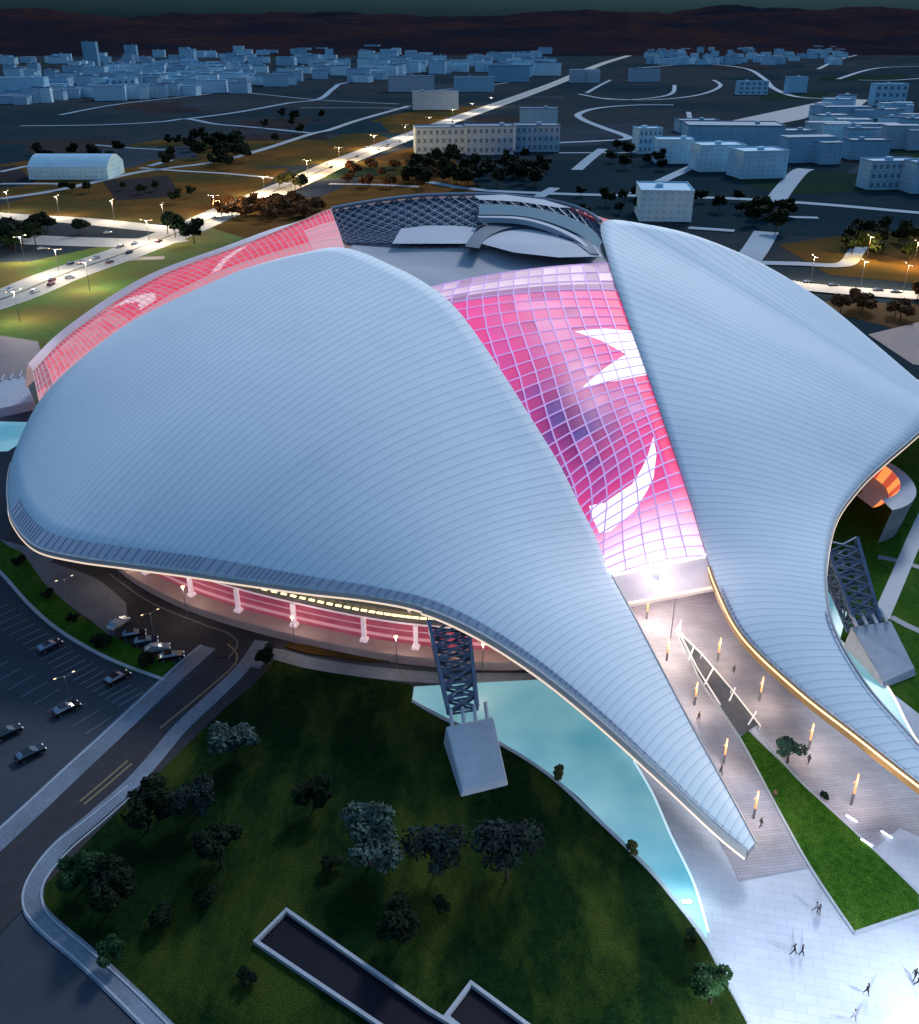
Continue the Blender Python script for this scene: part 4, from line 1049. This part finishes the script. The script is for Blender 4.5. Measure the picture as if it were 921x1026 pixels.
for a in [
 (69,180,80,20,38,'pale hall with a vaulted roof on the brown field at left','arch',3,0),
 (440,154,50,22,22,'left block of the long pale row behind the rusty trees','flat',2,8),
 (490,155,48,24,22,'middle block of the long pale row behind the dark tree belt','flat',2,8),
 (538,152,44,22,22,'right block of the long pale row behind the dark tree belt','flat',2,8),
 (540,128,38,16,20,'small grey-blue block right above the long pale row','flat',1,0),
 (649,154,24,21,18,'slim blue-white tower block, left of a pair','flat',3,5),
 (676,164,36,20,22,'low blue-white block, right of the slim one','flat',3,0),
 (721,172,46,22,26,'bright blue flat block next to the side street, left half','flat',3,0),
 (762,179,48,23,26,'bright blue flat block next to the side street, right half','flat',3,0),
 (669,222,52,26,34,'bright blue block right behind the roof crown, nearest the stadium','flat',3,0),
 (738,150,95,20,45,'long low blue hall with a pale roof behind the bright blocks','flat',1,0),
 (812,164,52,22,30,'dim block at the end of the side street','lshape',1,0),
 (893,190,52,24,18,'block with rows of windows at the right edge beside the dark lawn','flat',0,8),
 (925,194,26,26,18,'block cut by the right edge of the view','flat',0,0),
 (891,106,32,18,22,'tall pale block standing above the right-hand quarter','flat',3,5),
 (754,95,30,11,18,'small white block beside the ring road','flat',3,5),
 (798,93,20,13,16,'small square white house by the ring road','flat',3,0),
 (646,82,30,11,20,'small pale school block inside the loops of road','flat',2,0),
 (700,133,40,10,24,'low blue shed behind the pair of blue-white blocks','flat',1,0),
 (436,110,46,15,26,'pale block on the left of the highway','flat',2,0),
 (412,92,46,13,26,'pale block behind the one left of the highway','flat',2,0),
 (510,82,40,13,24,'grey hall right above the highway','flat',1,0),
 (475,92,40,12,24,'grey hall beside the highway','flat',0,0),
 (586,83,30,11,24,'grey hall at the highway bend','lshape',2,0),
 (850,124,46,14,26,'low blue block in the right quarter, upper row','lshape',1,0),
 (832,140,42,14,26,'low grey block in the right quarter, behind the side street','lshape',2,0),
 (880,145,44,17,26,'stepped blue block in the right quarter','lshape',1,0),
 (905,150,34,20,24,'pale block with a taller wing in the right quarter','lshape',2,0),
 (800,148,30,14,24,'round-cornered grey block in the right quarter','flat',2,0),
 (870,160,40,16,20,'dark blue block below the stepped ones','flat',1,0),
 (23,102,46,20,26,'pale blue block at the left edge of the town','flat',3,0),
 (122,96,30,14,20,'pale blue block with bays in the front row of the town','flat',3,5)]:
    x,y,w,h,d,l,kd,mi,wn=a
    building(x,y,w,h,d,l,0 if kd=='arch' else random.uniform(-.12,.18),mi,kind=kd,windows=wn,name='hall_building' if 'hall' in l else 'apartment_building')
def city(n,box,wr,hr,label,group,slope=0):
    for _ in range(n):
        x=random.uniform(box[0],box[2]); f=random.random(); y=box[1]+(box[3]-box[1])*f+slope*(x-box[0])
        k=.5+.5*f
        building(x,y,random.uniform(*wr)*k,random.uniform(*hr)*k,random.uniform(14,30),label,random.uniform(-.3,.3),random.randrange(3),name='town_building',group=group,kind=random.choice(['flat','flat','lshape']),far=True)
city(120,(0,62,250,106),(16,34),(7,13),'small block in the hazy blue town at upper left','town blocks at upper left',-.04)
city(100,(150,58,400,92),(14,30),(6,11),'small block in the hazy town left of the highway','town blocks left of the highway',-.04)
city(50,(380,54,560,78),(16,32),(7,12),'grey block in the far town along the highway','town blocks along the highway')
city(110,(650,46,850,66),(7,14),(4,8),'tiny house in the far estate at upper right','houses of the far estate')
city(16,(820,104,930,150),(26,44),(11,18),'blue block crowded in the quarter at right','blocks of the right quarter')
o=building(92,66,14,20,18,'tall narrow tower in the left town',0,1); o=building(132,62,12,14,18,'tall block right of the narrow tower',0,1)

# ================================================================== SUNKEN COURTS (bottom)
def court(pts,label):
    P=[at(x,y,.5) for x,y in pts]; c=sum(P,Vector())/len(P); c.z=0
    t=thing('sunken_court',label,'sunken court',c)
    mb=MB(); mb.poly([Vector((p.x,p.y,.06))-c for p in P]); mb.build('floor',M['pit'],t)
    mb=MB(); n=len(P)
    for k in range(n):
        a,b=P[k]-c,P[(k+1)%n]-c; d=(b-a).normalized(); L=(b-a).length; m=(a+b)/2
        mb.box((m.x,m.y,.32+.006*k),(L+.45,.45,.62),math.atan2(d.y,d.x))
    mb.build('rim',M['rim'],t); return t
court([(287,912),(256,943),(430,1060),(520,1120),(560,1090),(430,1012)],'long dark court with a pale rim sunk into the lawn')
court([(472,985),(447,1018),(540,1090),(640,1120),(560,1050)],'second dark court with a pale rim at the bottom edge')

# ================================================================== STAIR FRAME on the ramp
def wthing(name,label,cat,pt,group=None):
    return thing(name,label,cat,(pt.x,pt.y,0),0,group)
c0=at(715,680,0); t=wthing('ramp_railing','white frame railing spanning the dark ramp between the decks','railing',c0)
e1=[at(681,634,1.1),at(703,655,1.1),at(733,690,1.1),at(762,727,1.1)]
e2=[at(681,634,1.1),at(699,670,1.1),at(722,706,1.1)]
mb=MB()
for E in (e1,e2):
    for k in range(len(E)-1): mb.bar(E[k]-c0,E[k+1]-c0,.14)
mb.build('top_rail',M['frame'],t)
for a,b in (((692,652),(690,662)),((712,672),(706,686)),((734,692),(731,702)),((755,716),(750,726))):
    mb=MB(); mb.bar(at(a[0]+3,a[1]-3,1.1)-c0,at(b[0],b[1],1.0)-c0,.16); mb.build('cross_bar',M['frame'],t)
for E in (e1,):
    for k in range(1,4):
        mb=MB(); mb.bar(E[k]-c0,Vector((E[k].x,E[k].y,0))-c0,.08); mb.build('post',M['frame'],t)

# ================================================================== LIGHTS that stand in the place, and a few added ones
def point(name,parent,loc,e,col,rad=.25):
    l=bpy.data.lights.new(name,'POINT'); l.energy=e; l.color=col; l.shadow_soft_size=rad
    o=bpy.data.objects.new(name,l); COL.objects.link(o); o.parent=parent; o.location=loc; return o
def pillar(x,y,h,label,e=1100,lit=True):
    p=at(x,y,0.1); t=thing('light_pillar',label,'lamp',p,0,'glowing pillars on the decks')
    h*=1.45; mb=MB(); mb.box((0,0,h*.18),(.30,.30,h*.36)); mb.build('pillar_base',M['pole'],t)
    mb=MB(); mb.box((0,0,h*.68),(.24,.24,h*.62),0,.7); mb.build('glowing_shaft',M['pillarlight'],t)
    mb=MB(); mb.bar((-.42,0,h*.70),(0,0,h*.78),.05,5); mb.build('side_arm',M['pillarlight'],t)
    point('lamp_light',t,(0,-.8,h*.8),e,(1,.74,.54))
    return t
for x,y,h,l in [(719,662,3.4,'glowing pillar on the right deck, nearest the entrance'),(761,702,3.4,'second glowing pillar on the right deck'),(810,751,3.6,'third glowing pillar on the right deck'),(853,806,4.0,'glowing pillar on the right deck nearest the plaza'),
   (668,662,3.2,'glowing pillar on the left deck, nearest the entrance'),(696,706,3.2,'second glowing pillar on the left deck'),(725,765,3.4,'third glowing pillar on the left deck'),(755,820,3.6,'glowing pillar on the left deck by the roof tip'),
   (648,620,3.2,'glowing pillar just below the entrance canopy')]:
    pillar(x,y,h,l)
for x,y,l in [(888,838,'low white light bar on the end of the right deck'),(853,822,'low white light bar on the kerb of the grass wedge'),(868,846,'low white light bar at the lower kerb corner')]:
    p=at(x,y,.1); t=thing('light_bar',l,'lamp',p,-.9,'low light bars by the deck')
    mb=MB(); mb.box((0,0,.35),(1.6,.16,.12)); mb.build('light_tube',M['lampcool'],t)
    mb=MB(); mb.box((-.6,0,.15),(.12,.12,.3)); mb.box((.6,0,.15),(.12,.12,.3)); mb.build('foot',M['pole'],t)
# added entrance lights for the glow before the canopy and below the glass
ent=wthing('added_entrance_light','added light on a mast for the entrance glow between the shells','floodlight',at(672,640,0))  # mast and lamp added to spill light over the deck
mb=MB(); mb.box((0,0,9.7),(.8,.35,.3)); mb.bar((0,0,0),(0,0,9.5),.09,6); mb.build('mast',M['pole'],ent); mb=MB(); mb.box((0,0,9.48),(.7,.3,.1)); mb.build('lamp_head',M['lampcool'],ent)
point('lamp_light',ent,(0,1.0,9.0),9500,(1,.84,.70),1.0)
for k in (6,16,26,36,48,60,70):
    a,b=base[k],base[k+1]; n=Vector((-(b-a).y,(b-a).x,0)).normalized(); p=a-n*1.5
    t=thing('added_eave_light','added warm light on a post, brightening the paving under the left roof edge','lamp',(p.x,p.y,0),0,'added lights under the left roof edge')  # posts added to lighten the dark ground under the eave
    mb=MB(); mb.bar((0,0,0),(0,0,6.6),.09,6); mb.build('post',M['pole'],t); mb=MB(); mb.box((0,0,6.7),(.6,.6,.2)); mb.build('lamp_head',M['lampwarm'],t)
    point('lamp_light',t,(0,-.3,6.3),600,(1,.80,.66),.3)
p=at(662,576,13.0); q5=thing('added_facade_light','added light on the canopy washing the foot of the red glass','floodlight',p)  # lamp added to brighten the canopy and the foot of the glass
mb=MB(); mb.box((0,0,.9),(1.0,.4,.5)); mb.bar((0,0,-.5),(0,0,.8),.1,6); mb.build('lamp_head',M['lampcool'],q5)
point('lamp_light',q5,(.5,-1.2,3.2),1500,(1,.82,.86),.5)
# street lamps
def lamp_proto():
    t=thing('street_lamp','tall street lamp','street lamp'); mb=MB()
    mb.bar((0,0,0),(0,0,11.6),.16,6,.09); mb.bar((0,0,11.5),(2.6,0,12.1),.07,5); mb.bar((0,0,11.5),(-2.6,0,12.1),.07,5); mb.build('pole',M['pole'],t)
    for s in (-1,1): mb=MB(); mb.box((s*3,0,12.0),(.9,.35,.18)); mb.build('lamp_head',M['lampwarm'],t)
    point('lamp_light',t,(0,0,11.0),1,(1,.8,.5),.5)
    register(t); return t
LP=lamp_proto(); first=True
def place_lamp(p,rz,e,label,group,col=(1,.80,.52)):
    global first
    if first: o=LP; first=False
    else: o=copy_tree(LP)
    o.location=(p.x,p.y,-.2); o.rotation_euler=(0,0,rz); o['label']=label; o['group']=group
    for c in bpy.data.objects:
        if c.parent==o and c.type=='LIGHT': c.data=c.data.copy(); c.data.energy=e; c.data.color=col
    return o
acc=0; last=HW[0]; 
for k in range(6,len(HW)-1):
    acc+=(HW[k]-HW[k-1]).length
    if HW[k].y>1500: break
    if acc>56+HW[k].y*.03:
        acc=0; d=(HW[k+1]-HW[k-1]).normalized()
        near=math.exp(-((HW[k]-at(325,170,0)).length/170)**2)
        place_lamp(HW[k],math.atan2(d.y,d.x)+math.pi/2,34000+150000*near,'twin-armed lamp on the median of the long highway','lamps along the highway median',(1,.82-.20*near,.58-.36*near))
for x,y in ((10,212),(60,217),(115,222),(165,226)):
    place_lamp(at(x,y,0),1.6,26000,'twin-armed lamp along the road joining from the left','lamps on the joining road')
for x,y in ((812,284),(862,289),(905,293)):
    place_lamp(at(x,y,0),1.6,15000,'twin-armed lamp on the highway right of the stadium','lamps on the right highway',(1,.8,.55))
for x,y,e in ((868,262,26000),(915,268,26000)):
    place_lamp(at(x,y,0),1.6,e*1.6,'lamp throwing orange light on the trees at right','orange lamps at right',(1,.5,.15))
for x,y,e in ((25,262,26000),(90,290,22000),(20,322,15000)):
    place_lamp(at(x,y,0),1.0,e,'lamp lighting the green field at left','lamps around the green field',(1,.92,.7))
for k,(x,y) in enumerate(((70,605),(71,705),(155,640))):
    o=place_lamp(at(x,y,0),.7,60,['lamp on the kerb of the green verge','dark lamp in the middle of the car park','lamp near the parked cars by the road'][k],'car park lamps'); o.scale=(.5,.5,.5)
# plaza floodlight masts
for x,y,e,l in ((800,1150,26000,'floodlight mast at the lower plaza edge'),(985,1060,15000,'floodlight mast off the right of the plaza')):
    p=at(x,y,0); t=thing('floodlight_mast',l,'floodlight',p)
    mb=MB(); mb.bar((0,0,0),(0,0,13),.2,8,.12); mb.build('mast',M['pole'],t); mb=MB(); mb.box((0,0,13),(1.6,.5,.6)); mb.build('lamp_head',M['lampcool'],t)
    point('lamp_light',t,(0,.9,12.4),e,(.86,.93,1),.4)
# pool edge light
t=wthing('pool_light','submerged light at the narrow tip of the pool','lamp',at(688,905,0))
mb=MB(); mb.box((0,0,.3),(1.2,.3,.2)); mb.build('lamp_lens',M['lampcool'],t); mb=MB(); mb.box((0,0,.12),(1.5,.5,.2)); mb.build('lamp_housing',M['pole'],t)
point('lamp_light',t,(0,0,3.5),600,(.75,.95,1),.3)

# ================================================================== CARS
def car_mesh(paint,label):
    t=thing('parked_car',label,'car')
    prof=[(-2.2,.35),(-2.25,.75),(-2.1,.95),(-1.45,1.02),(1.05,.98),(2.05,.82),(2.25,.6),(2.2,.33)]
    def extrude(prof,w,w2=None,zt=None):
        vs=[];n=len(prof)
        for s in (-1,1):
            for x,z in prof:
                k=w if (zt is None or z<zt) else w2
                vs.append((x,s*k,z))
        return vs,[tuple(range(n)),tuple(range(2*n-1,n-1,-1))]+[(k,n+k,n+(k+1)%n,(k+1)%n) for k in range(n)]
    def solid(vs,fs,name,m,bev=.07):
        bm=bmesh.new(); V=[bm.verts.new(v) for v in vs]
        for f in fs: bm.faces.new([V[i] for i in f])
        bmesh.ops.recalc_face_normals(bm,faces=bm.faces); bmesh.ops.bevel(bm,geom=bm.edges[:],offset=bev,segments=2,affect='EDGES')
        me=bpy.data.meshes.new(name); bm.to_mesh(me); bm.free(); me.materials.append(m)
        o=bpy.data.objects.new(name,me); COL.objects.link(o); o.parent=t; return o
    solid(*extrude(prof,.88),'body',paint)
    solid(*extrude([(-1.9,.97),(-1.25,1.42),(.25,1.44),(1.15,.99)],.84,.66,1.2),'window_band',M['carglass'],.04)
    solid(*extrude([(-1.22,1.40),(-1.15,1.47),(.15,1.48),(.22,1.41)],.66),'roof',paint,.02)
    for x in (-1.4,1.4):
        for s in (-1,1):
            mb=MB(); mb.bar((x,s*.72,.33),(x,s*.92,.33),.33,14); w=mb.build('wheel',M['tyre'],t)
            mb=MB(); mb.bar((x,s*.90,.33),(x,s*.94,.33),.19,10); mb.build('rim',M['rimm'],w)
    for s in (-1,1):
        mb=MB(); mb.box((2.22,s*.62,.66),(.1,.34,.16)); mb.build('headlight',M['headlight'],t)
        mb=MB(); mb.box((-2.23,s*.62,.78),(.1,.34,.14)); mb.build('tail_light',M['tail'],t)
    register(t); return t
CARP=[car_mesh(CP_[k],'car') for k in range(5)]; used=[0]*5
CARD=[]
def place_car(ci,p,rz,label,group='cars parked in the lot',name=None):
    if not used[ci]: o=CARP[ci]; used[ci]=1
    else: o=copy_tree(CARP[ci])
    o.location=p; o.rotation_euler=(0,0,rz); o['label']=label; o['group']=group; return o
ang=lambda a,b: math.atan2((at(*b)-at(*a)).y,(at(*b)-at(*a)).x)
d0=ang((20,765),(60,745))
for ci,x,y,l,da in [(0,31,758,'black car with pale windows, lowest of the three in the open lot',0),(0,8,737,'black car cut by the left edge of the view',0),(0,67,713,'black car driving in the middle of the lot',0),
  (2,119,627,'white car parked beside the green verge',.3),(0,134,638,'dark car just right of the white one',-.5),(3,146,645,'navy car in the row behind the verge',-.5),(1,158,652,'silver car at the end of the row behind the verge',-.5),(0,172,660,'black car nearest the footpath tip',-.5),
  (3,50,650,'navy car in the shaded bays near the white kerb',.1),(0,118,682,'dark car in the shaded bays by the footpath',.1)]:
    place_car(ci,at(x,y,-.1 if y>640 and x<110 else 0.02),d0+da,l)
n=0
for k in range(8,len(HW)-2):
    if HW[k].y>1300: break
    d=(HW[k+1]-HW[k-1]).normalized(); nn=Vector((-d.y,d.x,0)); a=math.atan2(d.y,d.x)
    for off,fl in ((-6,0),(6,1),(9.6,1),(-2.6,0)):
        if random.random()<.12:
            p=HW[k]+nn*off+d*random.uniform(-8,8); p.z=-.13
            ci=random.choice([0,1,2,3,4]); place_car(ci,p,a+math.pi*fl,['black','silver','white','navy','red'][ci]+' car driving on the long highway','cars driving on the highway')
for x,y in ((810,284),(835,287),(880,292),(898,294)):
    p=at(x,y,-.1); place_car(0,p,0,'black car on the highway right of the stadium','cars on the right highway')
for x,y in ((70,279),(42,250),(108,234)):
    p=at(x,y,-.1); place_car(1,p,.5,'silver car on the roads at the left junction','cars at the left junction')
for ci in range(5):
    if not used[ci]:
        for c in children(CARP[ci]):
            for g in children(c): bpy.data.objects.remove(g)
            bpy.data.objects.remove(c)
        bpy.data.objects.remove(CARP[ci])

# ================================================================== PEOPLE
def person_mesh(seed,top,bottom,skin=(.35,.2,.14),hair=(.02,.015,.01)):
    rnd=random.Random(seed); s=rnd.uniform(.18,.34)
    J=[((0,0,.96),.135),((0,0,1.2),.13),((0,0,1.42),.15),((0,0,1.52),.065),((0,.01,1.62),.085),((0,.01,1.72),.085)]
    E=[(0,1),(1,2),(2,3),(3,4),(4,5)]
    def add(par,pts):
        i=par
        for p,r in pts: J.append((p,r)); E.append((i,len(J)-1)); i=len(J)-1
    for sx,f in ((-1,s),(1,-s)):
        add(0,[((sx*.1,0,.88),.10),((sx*.11,f*.55,.48),.07),((sx*.11,f-.1*(f<0),.08),.05),((sx*.12,f+.16-.1*(f<0),.03),.045)])
        add(2,[((sx*.2,0,1.4),.07),((sx*.25,-f*.35,1.12),.05),((sx*.25,-f*.8+.05,.88),.036),((sx*.25,-f*.9+.09,.78),.035)])
    me=bpy.data.meshes.new('body'); me.from_pydata([j[0] for j in J],E,[]); o=bpy.data.objects.new('body',me); COL.objects.link(o)
    m=o.modifiers.new('Skin','SKIN'); m.use_smooth_shade=True
    for k,v in enumerate(me.skin_vertices[0].data): v.radius=(J[k][1],J[k][1]); v.use_root=(k==0)
    sb=o.modifiers.new('Sub','SUBSURF'); sb.levels=1; sb.render_levels=1
    dg=bpy.context.evaluated_depsgraph_get(); em=bpy.data.meshes.new_from_object(o.evaluated_get(dg)); bpy.data.objects.remove(o)
    em.materials.clear()
    for nm,c in (('trousers',bottom),('shirt',top),('skin',skin)): em.materials.append(mat('person_'+nm,c,rough=.8))
    for p in em.polygons:
        z=p.center.z; ax=abs(p.center.x)
        p.material_index = 2 if (z>1.5 or (ax>.2 and z<.86)) else (1 if z>.93 or ax>.2 else 0)
    t=thing('person','person','person'); b=bpy.data.objects.new('body',em); COL.objects.link(b); b.parent=t
    hb=bmesh.new(); bmesh.ops.create_uvsphere(hb,u_segments=12,v_segments=8,radius=.115)
    for v in hb.verts: v.co=Vector((v.co.x,v.co.y-.02,v.co.z*.9+1.735)); 
    hm=bpy.data.meshes.new('hair'); hb.to_mesh(hm); hb.free(); hm.materials.append(mat('person_hair',hair)); h=bpy.data.objects.new('hair',hm); COL.objects.link(h); h.parent=t
    return t
PP=[(795,956,(.015,.015,.02),(.02,.02,.03),'person in black, left of a pair crossing the plaza'),
 (803,957,(.02,.02,.03),(.01,.01,.015),'person in black, right of a pair crossing the plaza'),
 (817,914,(.25,.25,.3),(.06,.06,.08),'person in grey beside the tip of the grass wedge'),
 (820,916,(.08,.08,.1),(.05,.05,.06),'person in dark grey walking close to another by the grass wedge'),
 (868,996,(.012,.012,.015),(.015,.015,.02),'person in black alone on the lower plaza'),
 (916,981,(.012,.012,.015),(.02,.02,.02),'person in black near the right edge of the plaza, farther of two'),
 (919,988,(.02,.012,.015),(.02,.02,.02),'person in black near the right edge of the plaza, nearer of two'),
 (855,1022,(.35,.36,.4),(.2,.2,.25),'person in light clothes at the bottom of the plaza'),
 (762,829,(.02,.02,.03),(.02,.02,.02),'person in dark clothes beside the roof tip'),
 (776,800,(.2,.1,.08),(.03,.03,.04),'person in brown top on the left deck'),
 (722,776,(.1,.1,.12),(.03,.03,.04),'person on the left deck beside a glowing pillar'),
 (700,722,(.15,.06,.05),(.03,.03,.04),'person in dark red top on the upper left deck'),
 (735,675,(.05,.05,.06),(.03,.03,.04),'person in dark clothes on the right deck'),
 (810,765,(.05,.04,.05),(.03,.03,.04),'person near the third pillar of the right deck')]
for k,(x,y,tp,bt,l) in enumerate(PP):
    t=person_mesh(k,tp,bt); t.location=at(x,y,.10 if (tp[0]>.3 or y<860) else .035); t.rotation_euler=(0,0,random.uniform(0,6.28)); t['label']=l

# ================================================================== CAMERA, SKY, SUN
cam=bpy.data.cameras.new('camera'); co=bpy.data.objects.new('camera',cam); COL.objects.link(co)
co.location=(0,0,CH); co.rotation_euler=(math.pi/2-PITCH,0,0)
cam.sensor_fit='HORIZONTAL'; cam.sensor_width=36; cam.lens=36*F/921; cam.clip_end=40000; cam.clip_start=1
scene.camera=co
SUN_EL=R(34); SUN_AZ=math.atan2(.38,.92)    # from behind the arena, a little to the right
w=bpy.data.worlds.new('World'); scene.world=w; w.use_nodes=True; nt=w.node_tree; bg=nt.nodes['Background']
sky=N(nt,'ShaderNodeTexSky',sky_type='NISHITA'); sky.sun_disc=False; sky.sun_elevation=SUN_EL; sky.sun_rotation=SUN_AZ; sky.air_density=1.2; sky.ozone_density=5; sky.dust_density=.4
mx=N(nt,'ShaderNodeMix',data_type='RGBA',blend_type='MULTIPLY'); mx.inputs['Factor'].default_value=1; mx.inputs['B'].default_value=(.90,1.06,1.04,1)
nt.links.new(sky.outputs[0],mx.inputs['A']); tcw=N(nt,'ShaderNodeTexCoord'); sxw=N(nt,'ShaderNodeSeparateXYZ'); nt.links.new(tcw.outputs['Generated'],sxw.inputs[0])
rpw=N(nt,'ShaderNodeValToRGB'); ew=rpw.color_ramp.elements; ew[0].position=0; ew[0].color=(.003,.008,.020,1); ew[1].position=.55; ew[1].color=(1,1,1,1); ew.new(.12).color=(.06,.12,.2,1)
nt.links.new(sxw.outputs['Z'],rpw.inputs['Fac'])
m2w=N(nt,'ShaderNodeMix',data_type='RGBA',blend_type='MULTIPLY'); m2w.inputs['Factor'].default_value=1
nt.links.new(mx.outputs['Result'],m2w.inputs['A']); nt.links.new(rpw.outputs['Color'],m2w.inputs['B'])
nt.links.new(m2w.outputs['Result'],bg.inputs['Color']); bg.inputs['Strength'].default_value=.165
sl=bpy.data.lights.new('sun','SUN'); sl.energy=1.75; sl.angle=R(10); sl.color=(.92,.94,1.0)
so=bpy.data.objects.new('sun',sl); COL.objects.link(so)
d=Vector((math.sin(SUN_AZ)*math.cos(SUN_EL),math.cos(SUN_AZ)*math.cos(SUN_EL),math.sin(SUN_EL)))
so.rotation_euler=d.to_track_quat('Z','Y').to_euler()
scene.view_settings.view_transform='Standard'; scene.view_settings.look='None'; scene.view_settings.exposure=0
